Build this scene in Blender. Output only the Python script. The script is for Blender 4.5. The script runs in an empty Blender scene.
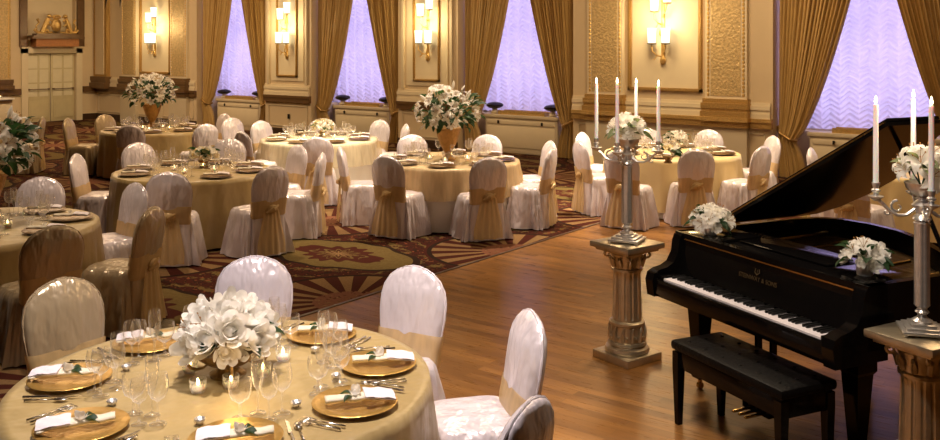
import bpy, bmesh, math, random
from math import sin, cos, pi, radians, hypot, atan2, sqrt
from mathutils import Vector, Matrix, noise
random.seed(7)
R = random.Random(11)
sc = bpy.context.scene
C = sc.collection

# ------------------------------------------------------------------ camera
F, H, YH, CX = 930.0, 2.2, 43.0, 470.0
TH = atan2(.604, .797); CT, ST = cos(TH), sin(TH)
def c2w(X, Y): return (CT*X - ST*Y, ST*X + CT*Y)
def P(px, py, z=0.0):
    Y = F*(H-z)/(py-YH); return c2w((px-CX)/F*Y, Y)
cam = bpy.data.cameras.new('camera'); co = bpy.data.objects.new('camera', cam); C.objects.link(co)
cam.sensor_width = 36; cam.lens = 36*F/940; cam.shift_y = -(220-YH)/940.0
co.location = (0, 0, H); co.rotation_euler = (pi/2, 0, TH)
sc.camera = co
sc.view_settings.view_transform = 'Standard'; sc.view_settings.look = 'None'
sc.view_settings.gamma = 1; sc.view_settings.use_curve_mapping = False
sc.view_settings.exposure = 0.08
sc.cycles.use_denoising = True
sc.cycles.max_bounces = 10; sc.cycles.transparent_max_bounces = 24
sc.cycles.sample_clamp_indirect = 4.0

# ------------------------------------------------------------------ materials
class NT:
    def __init__(s, name):
        s.m = bpy.data.materials.new(name); s.m.use_nodes = True
        s.t = s.m.node_tree; s.t.nodes.clear()
        s.out = s.t.nodes.new('ShaderNodeOutputMaterial')
    def n(s, typ, **kw):
        nd = s.t.nodes.new(typ)
        for k, v in kw.items():
            if k.startswith('i_'):
                key = k[2:].replace('_', ' ')
                s.put(nd.inputs[key], v)
            else: setattr(nd, k, v)
        return nd
    def put(s, sock, v):
        if isinstance(v, bpy.types.NodeSocket): s.t.links.new(v, sock)
        elif isinstance(v, (tuple, list)) and len(v) == 3 and sock.type == 'RGBA': sock.default_value = (*v, 1)
        else: sock.default_value = v
    def math(s, op, a, b=0.0, c=None):
        nd = s.t.nodes.new('ShaderNodeMath'); nd.operation = op
        s.put(nd.inputs[0], a); s.put(nd.inputs[1], b)
        if c is not None: s.put(nd.inputs[2], c)
        return nd.outputs[0]
    def mix(s, f, a, b):
        nd = s.t.nodes.new('ShaderNodeMix'); nd.data_type = 'RGBA'
        s.put(nd.inputs[0], f); s.put(nd.inputs[6], a); s.put(nd.inputs[7], b)
        return nd.outputs[2]
    def coord(s, scale=(1, 1, 1), kind='Object', rot=(0, 0, 0)):
        tc = s.t.nodes.new('ShaderNodeTexCoord'); mp = s.t.nodes.new('ShaderNodeMapping')
        mp.inputs['Scale'].default_value = scale; mp.inputs['Rotation'].default_value = rot
        s.t.links.new(tc.outputs[kind], mp.inputs['Vector']); return mp.outputs[0]
    def noise(s, vec, scale=5, detail=3, rough=.5):
        nd = s.n('ShaderNodeTexNoise'); s.put(nd.inputs['Vector'], vec)
        nd.inputs['Scale'].default_value = scale; nd.inputs['Detail'].default_value = detail
        nd.inputs['Roughness'].default_value = rough
        return nd.outputs['Fac']
    def bsdf(s, color, rough=.5, metal=0.0, **kw):
        b = s.t.nodes.new('ShaderNodeBsdfPrincipled')
        s.put(b.inputs['Base Color'], color); s.put(b.inputs['Roughness'], rough); s.put(b.inputs['Metallic'], metal)
        for k, v in kw.items(): s.put(b.inputs[k.replace('_', ' ')], v)
        return b
    def bump(s, h, strength=.3, dist=.01):
        b = s.n('ShaderNodeBump'); s.put(b.inputs['Height'], h)
        b.inputs['Strength'].default_value = strength; b.inputs['Distance'].default_value = dist
        return b.outputs[0]
    def done(s, sh):
        s.t.links.new(sh.outputs[0] if hasattr(sh, 'outputs') else sh, s.out.inputs[0]); return s.m

def plain(name, col, rough=.5, metal=0, var=.12, sc_=12, bump=0, bscale=None, stretch=(1, 1, 1), **kw):
    t = NT(name); v = t.coord(stretch)
    f = t.noise(v, sc_, 3)
    dark = tuple(x*(1-var) for x in col); light = tuple(min(1, x*(1+var)) for x in col)
    b = t.bsdf(t.mix(f, dark, light), rough, metal, **kw)
    if bump:
        t.put(b.inputs['Normal'], t.bump(t.noise(v, bscale or sc_, 4), bump, .02))
    return t.done(b)

M = {}
M['wall'] = plain('cream_wall_paint', (.66, .52, .33), .6, 0, .06, 3)
M['wallpanel'] = plain('pale_panel_paint', (.72, .61, .42), .55, 0, .05, 4)
M['wainscot'] = plain('wainscot_paint', (.62, .52, .36), .55, 0, .06, 4)
M['door'] = plain('door_paint', (.58, .50, .30), .5, 0, .1, 6)
M['doorlight'] = plain('door_panel_paint', (.72, .65, .46), .5, 0, .08, 6)
M['gilt'] = plain('gilt', (.70, .47, .17), .34, .7, .3, 30, .5, 60)
M['oldgilt'] = plain('old_gilt', (.48, .30, .10), .42, .6, .35, 40, .5, 50)
M['brownrail'] = plain('brown_rail', (.14, .075, .03), .35, .1, .25, 10)
M['ornament'] = plain('pilaster_ornament', (.58, .42, .20), .45, .35, .5, 22, 1.0, 26)
M['redfrieze'] = plain('terracotta_frieze', (.40, .17, .06), .55, .15, .4, 30, .6, 50)
M['ceiling'] = plain('ceiling_paint', (.40, .33, .22), .7)
M['baseboard'] = plain('dark_baseboard', (.05, .025, .012), .4)

def satin(name, col, rough=.36, bs=.35, var=.05, sc1=(2.2, 2.2, 1.0), sheen=.2, metal=0.0):
    t = NT(name); v = t.coord(sc1)
    f = t.noise(v, 5.0, 2, .45); g = t.noise(v, 1.7, 1, .5)
    b = t.bsdf(t.mix(g, tuple(x*(1-var) for x in col), col), rough, metal, Sheen_Weight=sheen)
    b.inputs['Specular IOR Level'].default_value = .75
    t.put(b.inputs['Normal'], t.bump(t.math('ADD', t.math('MULTIPLY', f, .5), g), bs, .06))
    return t.done(b)
M['satin'] = satin('ivory_satin', (.76, .69, .73), .27, 1.0, .04, (2.6, 2.6, .9), .1, .22)
M['satin2'] = satin('shaded_satin', (.42, .32, .19), .28, 1.0, .06, (2.6, 2.6, .9), .1, .25)  # darker beige copy of the satin, shade put into the colour
M['whitecloth'] = satin('white_cloth', (.80, .74, .66), .5, .2)
M['goldcloth'] = satin('gold_cloth', (.45, .32, .125), .40, .7, .25, (1.5, 1.5, .8), .1)
M['palegold'] = satin('pale_gold_cloth', (.74, .58, .28), .42, .25, .15, (1.5, 1.5, .8), .1)

def sheer(name, col, alpha, rough=.35, stripe=0):
    t = NT(name); v = t.coord((1, 1, .12))
    f = t.noise(v, 26, 2)
    b = t.bsdf(t.mix(f, tuple(x*.8 for x in col), col), rough, .15)
    tr = t.n('ShaderNodeBsdfTransparent'); tl = t.n('ShaderNodeBsdfTranslucent'); t.put(tl.inputs['Color'], col)
    a = t.n('ShaderNodeMixShader', i_Fac=.25); t.t.links.new(b.outputs[0], a.inputs[1]); t.t.links.new(tl.outputs[0], a.inputs[2])
    m = t.n('ShaderNodeMixShader'); t.put(m.inputs[0], t.math('MULTIPLY_ADD', f, .3, alpha-.15))
    t.t.links.new(tr.outputs[0], m.inputs[1]); t.t.links.new(a.outputs[0], m.inputs[2])
    return t.done(m)
M['organza'] = sheer('gold_organza', (.80, .58, .28), .74)
M['overlay'] = sheer('sheer_gold_overlay', (.80, .61, .33), .72)
M['overlay2'] = sheer('fine_cream_overlay', (.85, .72, .46), .45)

def glassmat(name, tint=(1, 1, 1), base=.10, edge=.75, rough=.03, glare=0.0):
    t = NT(name)
    lw = t.n('ShaderNodeLayerWeight'); lw.inputs['Blend'].default_value = .35
    g = t.n('ShaderNodeBsdfGlossy'); g.inputs['Roughness'].default_value = rough; t.put(g.inputs['Color'], (1, 1, 1))
    v = t.coord((1, 1, 1)); t.put(g.inputs['Normal'], t.bump(t.noise(v, 60, 1), .5, .01))
    tr = t.n('ShaderNodeBsdfTransparent'); t.put(tr.inputs['Color'], tint)
    df = t.n('ShaderNodeBsdfTranslucent'); t.put(df.inputs['Color'], (.95, .93, .90)); gm = t.n('ShaderNodeMixShader'); gm.inputs[0].default_value = glare  # white mixed in towards the edges, standing in for glare on the crystal
    t.t.links.new(g.outputs[0], gm.inputs[1]); t.t.links.new(df.outputs[0], gm.inputs[2])
    m = t.n('ShaderNodeMixShader'); t.put(m.inputs[0], t.math('MULTIPLY_ADD', t.math('POWER', lw.outputs['Facing'], 1.4), edge, base))
    t.t.links.new(tr.outputs[0], m.inputs[1]); t.t.links.new(gm.outputs[0], m.inputs[2])
    return t.done(m)
M['glass'] = glassmat('crystal', (.985, .98, .97), .09, .9, .07, .5)
M['pane'] = glassmat('window_glass', (.95, .95, 1), .03, .3)

M['silver'] = plain('antique_silver', (.72, .68, .64), .30, .82, .2, 30)
M['steel'] = plain('cutlery_steel', (.75, .72, .68), .18, 1, .1, 30)
M['stonegilt'] = plain('silver_gilt_plaster', (.54, .46, .33), .34, .85, .25, 14, .35, 24)
M['charger'] = plain('gold_charger', (.62, .38, .10), .3, .7, .15, 18, .2, 40)
M['bronze'] = plain('bronze', (.30, .19, .08), .35, .85, .4, 30, .5, 40)
M['urn'] = plain('gilt_urn', (.48, .27, .09), .42, .55, .4, 25, .6, 30)
M['napkin'] = plain('lilac_white_napkin', (.80, .73, .76), .6, 0, .05, 10, .15, 30)
M['napkin2'] = plain('cream_napkin', (.74, .66, .50), .6, 0, .05, 10, .15, 30)
M['rearwall'] = plain('darkened_rear_wall', (.10, .06, .03), .6)  # unseen walls coloured dark to keep the piano's reflections black
M['wax'] = plain('candle_wax', (.95, .88, .88), .45, 0, .03, 6, Subsurface_Weight=.5, Subsurface_Scale=.05)
M['lacquer'] = plain('black_lacquer', (.004, .0035, .0035), .12, 0, .3, 3, Specular_IOR_Level=.16)
M['blackkey'] = plain('black_key', (.008, .008, .008), .3)
M['whitekey'] = plain('white_key', (.82, .76, .80), .3, 0, .03)
M['leather'] = plain('black_leather', (.004, .0035, .0035), .5, 0, .3, 20, .2, 40, Specular_IOR_Level=.12)
M['brass'] = plain('brass', (.66, .44, .16), .25, 1, .15, 20)
M['plate'] = plain('darkened_iron_plate', (.14, .08, .03), .4, .5, .2, 8)  # gold darkened to carry the black lid's reflection in the colour
M['faintgilt'] = plain('faint_gilt', (.10, .065, .025), .5, .3)
M['iron'] = plain('black_iron', (.02, .016, .014), .4, .5, .2, 20)
M['drape'] = None
def petal(name, col, c2):
    t = NT(name); v = t.coord()
    f = t.noise(v, 14, 2)
    b = t.bsdf(t.mix(f, c2, col), .55, 0)
    tl = t.n('ShaderNodeBsdfTranslucent'); t.put(tl.inputs['Color'], col)
    m = t.n('ShaderNodeMixShader', i_Fac=.5); t.t.links.new(b.outputs[0], m.inputs[1]); t.t.links.new(tl.outputs[0], m.inputs[2])
    return t.done(m)
M['petal'] = petal('white_petal', (.97, .95, .90), (.93, .88, .80))
M['petalcream'] = petal('cream_petal', (.86, .76, .52), (.80, .70, .45))
M['petalpink'] = petal('blush_petal', (.80, .62, .58), (.85, .74, .70))
M['leaf'] = petal('green_leaf', (.035, .085, .025), (.02, .05, .02))
M['leaflight'] = petal('pale_leaf', (.20, .24, .10), (.12, .16, .06))
M['stamen'] = plain('stamen', (.35, .16, .03), .6)

def emis(name, col, st):
    t = NT(name); v = t.coord(); f = t.noise(v, 20, 1)
    e = t.n('ShaderNodeEmission'); t.put(e.inputs['Color'], t.mix(f, col, tuple(min(1, x*1.05) for x in col))); e.inputs['Strength'].default_value = st
    return t.done(e)
M['flame'] = emis('candle_flame', (1, .80, .50), 14)
M['votive'] = emis('votive_flame', (1, .70, .28), 9)
M['shade'] = emis('lit_sconce_glass', (1, .86, .58), 2.2)
M['bulb'] = emis('chandelier_bulb', (1, .8, .5), 12)

def drape_mat():
    t = NT('gold_drapery'); v = t.coord((1, 1, .15))
    f = t.noise(v, 30, 3)
    b = t.bsdf(t.mix(f, (.38, .235, .07), (.58, .38, .135)), .5, 0, Sheen_Weight=.15)
    t.put(b.inputs['Normal'], t.bump(f, .25, .02))
    return t.done(b)
M['drape'] = drape_mat()
def shade_mat():
    t = NT('sheer_window_shade'); v = t.coord((1, 1, 1))
    f = t.noise(v, 9, 3)
    d = t.bsdf((.62, .56, .74), .6); col = t.mix(f, (.60, .54, .80), (.82, .76, .92))
    tl = t.n('ShaderNodeBsdfTranslucent'); t.put(tl.inputs['Color'], col)
    m = t.n('ShaderNodeMixShader', i_Fac=.6); t.t.links.new(d.outputs[0], m.inputs[1]); t.t.links.new(tl.outputs[0], m.inputs[2])
    return t.done(m)
M['sheershade'] = shade_mat()

def wood_floor():
    t = NT('oak_strip_floor'); v = t.coord((1, 1, 1))
    br = t.n('ShaderNodeTexBrick'); t.put(br.inputs['Vector'], v)
    br.offset = .37; br.inputs['Scale'].default_value = 1
    br.inputs['Brick Width'].default_value = .75; br.inputs['Row Height'].default_value = .075
    br.inputs['Mortar Size'].default_value = .0012; br.inputs['Mortar Smooth'].default_value = .3
    t.put(br.inputs['Color1'], (.30, .135, .034)); t.put(br.inputs['Color2'], (.10, .036, .009)); t.put(br.inputs['Mortar'], (.04, .017, .006))
    g = t.noise(t.coord((1.2, 22, 1)), 4, 4, .6)
    g2 = t.noise(t.coord((.5, 5, 1)), 2.5, 3, .5)
    c = t.mix(t.math('MULTIPLY', g, .55), br.outputs['Color'], (.34, .165, .05))
    c = t.mix(t.math('MULTIPLY', t.math('SUBTRACT', g2, .35), 1.3), c, (.085, .032, .009))
    b = t.bsdf(c, t.math('MULTIPLY_ADD', g, .2, .20), 0, Specular_IOR_Level=.28)
    t.put(b.inputs['Normal'], t.bump(br.outputs['Fac'], -.25, .004))
    return t.done(b)
M['wood'] = wood_floor()

def carpet():
    t = NT('patterned_carpet')
    tc = t.n('ShaderNodeTexCoord'); sp = t.n('ShaderNodeSeparateXYZ'); t.t.links.new(tc.outputs['Object'], sp.inputs[0])
    X, Y = sp.outputs[0], sp.outputs[1]; m = t.math
    nz = t.noise(tc.outputs['Object'], 5, 4, .6); nf = t.noise(tc.outputs['Object'], 16, 3, .6)
    PX, PY, ox, oy = 2.72, 2.42, -5.6, 8.12
    def cell(A, o, per):
        u = m('DIVIDE', m('SUBTRACT', A, o), per)
        return m('MULTIPLY', m('SUBTRACT', u, m('FLOOR', m('ADD', u, .5))), per)
    dx, dy = cell(X, ox, PX), cell(Y, oy, PY)
    ex, ey = cell(X, ox+PX/2, PX), cell(Y, oy+PY/2, PY)
    ln = lambda a, b: m('SQRT', m('ADD', m('MULTIPLY', a, a), m('MULTIPLY', b, b)))
    lt = lambda a, b: m('LESS_THAN', a, b)
    gt = lambda a, b: m('GREATER_THAN', a, b)
    an = lambda a, b: m('ARCTAN2', a, b)
    AND = lambda a, b: m('MULTIPLY', a, b)
    r = ln(dx, dy); th = an(dy, dx); r2 = ln(ex, ey); th2 = an(ey, ex)
    maroon = (.055, .010, .007); dark = (.016, .009, .006); tan = (.27, .16, .07); gold = (.155, .105, .035); red = (.062, .012, .008)
    # ground: maroon with scrolling gold leaves
    sw = m('SINE', m('ADD', m('MULTIPLY', r2, 26), m('MULTIPLY', nz, 16)))
    col = t.mix(gt(nf, .52), maroon, dark)
    col = t.mix(AND(gt(sw, .72), gt(nz, .47)), col, gold)
    col = t.mix(AND(gt(nf, .60), lt(nz, .55)), col, (.24, .07, .03))
    # cross-shaped bands joining the medallions
    sx = m('ABSOLUTE', ex); sy = m('ABSOLUTE', ey)
    # medallion: barbed golden field with a dark outline
    q = m('ADD', m('POWER', m('DIVIDE', sx, .98), 1.6), m('POWER', m('DIVIDE', sy, .52), 1.6))
    q = m('ADD', q, m('MULTIPLY', m('COSINE', m('MULTIPLY', th2, 8)), .06))
    col = t.mix(lt(q, 1.16), col, dark)
    speck = t.mix(gt(nf, .5), gold, (.17, .12, .04))
    col = t.mix(lt(q, 1.0), col, speck)
    q2 = m('ADD', m('DIVIDE', sx, .70), m('DIVIDE', sy, .34))
    q2 = m('ADD', q2, m('MULTIPLY', m('COSINE', m('MULTIPLY', th2, 12)), .14))
    col = t.mix(lt(q2, 1.0), col, red)
    col = t.mix(AND(lt(q2, .62), gt(m('SINE', m('ADD', m('MULTIPLY', q2, 22), m('MULTIPLY', th2, 4))), .2)), col, gold)
    col = t.mix(lt(q2, .2), col, tan)
    # sunbursts
    col = t.mix(lt(r, .93), col, maroon); col = t.mix(lt(r, .90), col, dark); 
    ray = gt(m('SINE', m('MULTIPLY', th, 19)), m('MULTIPLY_ADD', r, -.5, .35))
    col = t.mix(lt(r, .85), col, t.mix(ray, red, tan))
    col = t.mix(AND(lt(r, .32), gt(nf, .42)), col, (.22, .09, .05))
    col = t.mix(m('MULTIPLY', t.noise(tc.outputs['Object'], 45, 3, .7), .75), col, (.03, .015, .009))
    b = t.bsdf(col, 1.0, 0, Specular_IOR_Level=.05)
    return t.done(b)
M['carpet'] = carpet()

# ------------------------------------------------------------------ mesh helpers
def smooth(me, on=True, ang=None):
    for p in me.polygons: p.use_smooth = on
    if ang:
        try: me.set_sharp_from_angle(angle=radians(ang))
        except Exception: pass
class MB:
    def __init__(s): s.v = []; s.f = []
    def add(s, vs, fs, mat=None):
        o = len(s.v)
        s.v += [tuple(mat @ Vector(v)) if mat else tuple(v) for v in vs]
        s.f += [tuple(i+o for i in f) for f in fs]; return s
    def box(s, x0, x1, y0, y1, z0, z1, mat=None, b=0.0):
        if b <= 0:
            vs = [(x, y, z) for x in (x0, x1) for y in (y0, y1) for z in (z0, z1)]
            fs = [(0, 1, 3, 2), (4, 6, 7, 5), (0, 4, 5, 1), (2, 3, 7, 6), (0, 2, 6, 4), (1, 5, 7, 3)]
            return s.add(vs, fs, mat)
        bm = bmesh.new(); bmesh.ops.create_cube(bm, size=1)
        for v in bm.verts:
            v.co = ((x0+x1)/2+v.co.x*(x1-x0), (y0+y1)/2+v.co.y*(y1-y0), (z0+z1)/2+v.co.z*(z1-z0))
        bmesh.ops.bevel(bm, geom=list(bm.edges), offset=b, segments=2, affect='EDGES', profile=.5)
        bm.verts.index_update()
        s.add([v.co[:] for v in bm.verts], [[v.index for v in f.verts] for f in bm.faces], mat); bm.free(); return s
    def loft(s, rings, close=True, cap0=True, cap1=True, mat=None):
        n = len(rings[0]); vs = [p for r in rings for p in r]; fs = []
        for i in range(len(rings)-1):
            for j in range(n if close else n-1):
                k = (j+1) % n; fs.append((i*n+j, i*n+k, (i+1)*n+k, (i+1)*n+j))
        if close and cap0: fs.append(tuple(range(n-1, -1, -1)))
        if close and cap1: fs.append(tuple((len(rings)-1)*n+j for j in range(n)))
        return s.add(vs, fs, mat)
    def lathe(s, prof, n=20, mat=None, cap0=True, cap1=True, fl=None, off=(0, 0, 0)):
        rings = []
        for (r, z) in prof:
            ring = []
            for j in range(n):
                a = 2*pi*j/n; rr = r*(fl(a, z) if fl else 1)
                ring.append((off[0]+rr*cos(a), off[1]+rr*sin(a), off[2]+z))
            rings.append(ring)
        return s.loft(rings, True, cap0, cap1, mat)
    def tube(s, pts, r, n=8, mat=None):
        pts = [Vector(p) for p in pts]; rings = []; prev = None
        for i, p in enumerate(pts):
            d = (pts[min(i+1, len(pts)-1)]-pts[max(i-1, 0)]).normalized()
            if prev is None:
                a = d.orthogonal().normalized()
            else: a = (prev - d*prev.dot(d)).normalized()
            prev = a; b = d.cross(a); rr = r[i] if isinstance(r, (list, tuple)) else r
            rings.append([tuple(p+a*rr*cos(2*pi*j/n)+b*rr*sin(2*pi*j/n)) for j in range(n)])
        return s.loft(rings, True, True, True, mat)
    def ball(s, c, r, n=10, m_=6, sc_=(1, 1, 1), mat=None):
        prof = [(max(1e-4, r*sin(pi*i/m_)), -r*cos(pi*i/m_)) for i in range(m_+1)]
        T = Matrix.Translation(c) @ Matrix.Diagonal((*sc_, 1))
        return s.lathe(prof, n, (mat @ T) if mat else T)
    def prism(s, poly, z0, z1, mat=None):
        n = len(poly); vs = [(x, y, z0) for x, y in poly]+[(x, y, z1) for x, y in poly]
        fs = [tuple(range(n-1, -1, -1)), tuple(range(n, 2*n))]+[(i, (i+1) % n, n+(i+1) % n, n+i) for i in range(n)]
        return s.add(vs, fs, mat)
    def mesh(s, name, mat, sm=True, ang=None):
        me = bpy.data.meshes.new(name); me.from_pydata(s.v, [], s.f); me.update()
        if mat: me.materials.append(mat)
        smooth(me, sm, ang); return me
    def build(s, name, mat, parent=None, sm=True, ang=35):
        o = bpy.data.objects.new(name, s.mesh(name, mat, sm, ang)); C.objects.link(o)
        if parent: o.parent = parent
        return o
def thing(name, label, cat, loc=(0, 0, 0), rz=0, group=None):
    o = bpy.data.objects.new(name, None); C.objects.link(o); o.empty_display_size = .1
    o.location = loc if len(loc) == 3 else (*loc, 0); o.rotation_euler = (0, 0, rz)
    return tag(o, label, cat, group)
def tag(o, label, cat, group=None, loc=None, rz=None):
    o['label'] = label; o['category'] = cat
    if group: o['group'] = group
    if loc is not None: o.location = loc if len(loc) == 3 else (*loc, 0)
    if rz is not None: o.rotation_euler = (0, 0, rz)
    return o
def struct(o): o['kind'] = 'structure'; return o
def inst(name, me, parent=None, loc=(0, 0, 0), rot=(0, 0, 0), s=1):
    o = bpy.data.objects.new(name, me); C.objects.link(o)
    if parent: o.parent = parent
    o.location = loc; o.rotation_euler = rot; o.scale = (s, s, s) if not isinstance(s, tuple) else s
    return o
def dup(o, parent=None, **kw):
    c = o.copy(); C.objects.link(c)
    if parent: c.parent = parent
    for ch in list(o.children): dup(ch, c)
    if kw.get('label'): c['label'] = kw['label']
    if kw.get('group'): c['group'] = kw['group']
    if kw.get('loc') is not None: l = kw['loc']; c.location = l if len(l) == 3 else (*l, 0)
    if kw.get('rz') is not None: c.rotation_euler = (0, 0, kw['rz'])
    if kw.get('s'): c.scale = (kw['s'],)*3
    return c
def euler_to(d, roll=0):
    q = Vector(d).to_track_quat('Z', 'Y'); e = (q.to_matrix() @ Matrix.Rotation(roll, 3, 'Z')).to_euler(); return e

# ------------------------------------------------------------------ the room
XL, XR, YB, YF, ZC = -25.0, 4.5, 15.0, -5.0, 5.6
fx0 = -5.6                         # edge of the dance floor
floor = MB()
def slab(x0, x1, y0, y1, z0=-.1, z1=0.0): floor.box(x0, x1, y0, y1, z0, z1)
DB = 10.75                         # far end of the dance floor
slab(XL-.3, fx0, YF-.3, 17); slab(fx0, XR+.3, DB, 17)
struct(floor.build('floor', M['carpet'], sm=False))
f2 = MB().box(fx0, XR+.3, YF-.3, DB, -.1, 0); struct(f2.build('floor_dance_wood', M['wood'], sm=False)).name = 'trim_1'
st = MB(); st.box(fx0-.02, fx0+.015, YF, DB, 0, .006); st.box(fx0, XR, DB-.015, DB+.02, 0, .006)
struct(st.build('trim_2', M['brass'] if False else M['baseboard'], sm=False))
struct(MB().box(XL-.3, XR+.3, YF-.3, 17, ZC, ZC+.1).build('ceiling', M['ceiling'], sm=False))
struct(MB().box(XR, XR+.3, YF-.3, 17, 0, ZC).build('wall_right', M['rearwall'], sm=False))
struct(MB().box(XL-.3, XR+.3, YF-.3, YF, 0, ZC).build('wall_front', M['rearwall'], sm=False))
bays = [(-20.3, -17.6), (-16.0, -13.3), (-11.68, -8.95), (-5.2, -2.25)]
piers = [(XL, -20.3), (-17.6, -16.0), (-13.3, -11.68), (-8.95, -5.2), (-2.25, XR)]
wb = MB()
for a, b in piers: wb.box(a, b, YB, 16.3, 0, ZC)
for a, b in bays:
    wb.box(a, b, 15.7, 16.3, 0, .74); wb.box(a, b, 15.7, 16.3, 4.6, ZC); wb.box(a, b, 15.1, 15.7, 4.9, ZC)
struct(wb.build('wall_window_side', M['wall'], sm=False))
wl = MB(); wl.box(XL-.3, XL, YF-.3, 12.95, 0, ZC); wl.box(XL-.3, XL, 14.35, 16.3, 0, ZC); wl.box(XL-.3, XL, 12.95, 14.35, 1.92, 2.10)
wl.box(XL-.3, XL-.18, 12.95, 14.35, 2.10, 4.6); wl.box(XL-.3, XL, 12.95, 14.35, 4.6, ZC)
struct(wl.build('wall_left', M['wall'], sm=False))

# window wall trim
k = 3
def trim(mb, mat, sm=False):
    global k
    o = struct(mb.build('trim_%d' % k, mat, sm=sm)); k += 1; return o
for i, (a, b) in enumerate(piers):
    dark = i != 3 and i != 4  # right-hand rails gilt for the warm light they reflect, the others brown
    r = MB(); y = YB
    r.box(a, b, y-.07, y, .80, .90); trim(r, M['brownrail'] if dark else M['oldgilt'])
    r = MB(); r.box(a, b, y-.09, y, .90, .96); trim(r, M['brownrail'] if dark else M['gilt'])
    r = MB()                                   # stepped plinth above the rail
    for q, (z0, z1, d) in enumerate(((.96, 1.04, .06), (1.04, 1.10, .04), (1.10, 1.17, .055), (1.17, 1.22, .025))):
        r.box(a if i else -24.9, b-.03, y-d, y, z0, z1)
    trim(r, M['wallpanel'])
    r = MB(); r.box(a, b, y-.035, y, 0, .14); r.box(a, b, y-.02, y, .14, .17); trim(r, M['baseboard'])
    # wainscot fields
    r = MB(); n = 1 if b-a < 2 else 3
    for q in range(n):
        u0 = a+(b-a)*q/n+.12; u1 = a+(b-a)*(q+1)/n-.12
        for (p0, p1, z0, z1) in ((u0, u1, .22, .24), (u0, u1, .70, .72), (u0, u0+.02, .22, .72), (u1-.02, u1, .22, .72)):
            r.box(p0, p1, y-.018, y, z0, z1)
    trim(r, M['wainscot'])
def gilt_frame(x0, x1, z0, z1, w=.05, d=.04, y=YB):
    r = MB()
    for (p0, p1, q0, q1) in ((x0, x1, z0, z0+w), (x0, x1, z1-w, z1), (x0, x0+w, z0, z1), (x1-w, x1, z0, z1)):
        r.box(p0, p1, y-d, y+.0, q0, q1)
        r.box(p0+.012, p1-.012, y-d-.015, y-d, q0+.012, q1-.012)
    trim(r, M['oldgilt'])
for cx in (-22.1, -7.1):                       # broad piers with two pilasters
    r = MB(); r.box(cx-.62, cx+.62, YB-.01, YB, 1.42, 5.2); trim(r, M['wallpanel'])
    gilt_frame(cx-.70, cx+.70, 1.36, 5.25, .06)
    for s_ in (-1, 1):
        px0, px1 = cx+s_*1.14-.36, cx+s_*1.14+.36
        r = MB(); r.box(px0, px1, YB-.09, YB, 1.22, ZC); trim(r, M['wallpanel'])
        r = MB(); r.box(px0+.10, px1-.10, YB-.10, YB-.09, 1.32, ZC-.2); trim(r, M['ornament'])
        r = MB()
        for q in range(62):                    # guilloche bead strips
            for xx in (px0+.055, px1-.055):
                r.ball((xx, YB-.092, 1.34+q*.068), .026, 6, 4, (1, .6, 1.25))
        trim(r, M['gilt'], True)
        r = MB()
        for (z0, z1, d) in ((.96, 1.06, .20), (1.06, 1.11, .16), (1.11, 1.20, .18), (1.20, 1.27, .13)):
            r.box(px0-d*.25, px1+d*.25, YB-d, YB, z0, z1)
        trim(r, M['brownrail'] if cx < -10 else M['oldgilt'])  # gilt in place of brown again paints the reflected light
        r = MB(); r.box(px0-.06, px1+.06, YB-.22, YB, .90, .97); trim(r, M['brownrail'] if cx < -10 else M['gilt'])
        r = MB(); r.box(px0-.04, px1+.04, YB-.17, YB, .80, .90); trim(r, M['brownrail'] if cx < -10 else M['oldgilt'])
        r = MB(); r.box(px0-.01, px1+.01, YB-.12, YB, 0, .80); trim(r, M['wainscot'])
for cx in (-16.8, -12.49):
    r = MB(); r.box(cx-.56, cx+.56, YB-.02, YB, 1.30, 5.2); trim(r, M['wallpanel'])
    gilt_frame(cx-.36, cx+.36, 1.40, 5.0, .045, .05)
    r = MB()
    for s_ in (-1, 1): r.box(cx+s_*.66-.03, cx+s_*.66+.03, YB-.05, YB, 1.22, ZC)
    trim(r, M['wainscot'])
r = MB(); r.box(-24.95, -24.3, YB-.12, YB, 1.2, ZC); trim(r, M['oldgilt'])
r = MB(); r.box(-24.84, -24.41, YB-.14, YB-.12, 1.3, ZC-.2); trim(r, M['wall'])
r = MB()
for (z0, z1, d) in ((.90, 1.06, .24), (1.06, 1.12, .19), (1.12, 1.24, .21)): r.box(-24.99, -24.22, YB-d, YB, z0, z1)
trim(r, M['brownrail'])
# left wall trims
r = MB(); r.box(XL, XL+.08, YF, 12.75, .80, .96); r.box(XL, XL+.08, 14.55, 15, .80, .96); trim(r, M['brownrail'])
r = MB(); r.box(XL, XL+.04, YF, 12.75, 0, .17); r.box(XL, XL+.04, 14.55, 15, 0, .17); trim(r, M['baseboard'])
for y0, y1 in ((11.75, 12.45), (6.5, 7.2)):
    r = MB(); r.box(XL, XL+.10, y0, y1, 1.2, ZC); trim(r, M['ornament'])
    r = MB()
    for q in range(62):
        for yy in (y0+.06, y1-.06): r.ball((XL+.10, yy, 1.3+q*.068), .028, 6, 4, (.6, 1, 1.25))
    trim(r, M['gilt'], True)
    r = MB()
    for (z0, z1, d) in ((.96, 1.06, .20), (1.06, 1.12, .15), (1.12, 1.22, .17)): r.box(XL, XL+d, y0-d*.3, y1+d*.3, z0, z1)
    trim(r, M['brownrail'])
# door casing and niche casing
r = MB()
for (a, b, z0, z1) in ((12.77, 12.95, 0, 2.05), (14.35, 14.53, 0, 2.05), (12.77, 14.53, 1.92, 2.10)): r.box(XL, XL+.06, a, b, z0, z1)
trim(r, M['wallpanel'])
r = MB()
for (a, b, z0, z1) in ((12.72, 12.92, 2.10, 4.7), (14.38, 14.58, 2.10, 4.7)): r.box(XL, XL+.08, a, b, z0, z1)
trim(r, M['brownrail'])
r = MB(); r.box(XL-.18, XL-.17, 12.95, 14.35, 2.1, 4.6); trim(r, M['wallpanel'])

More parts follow.
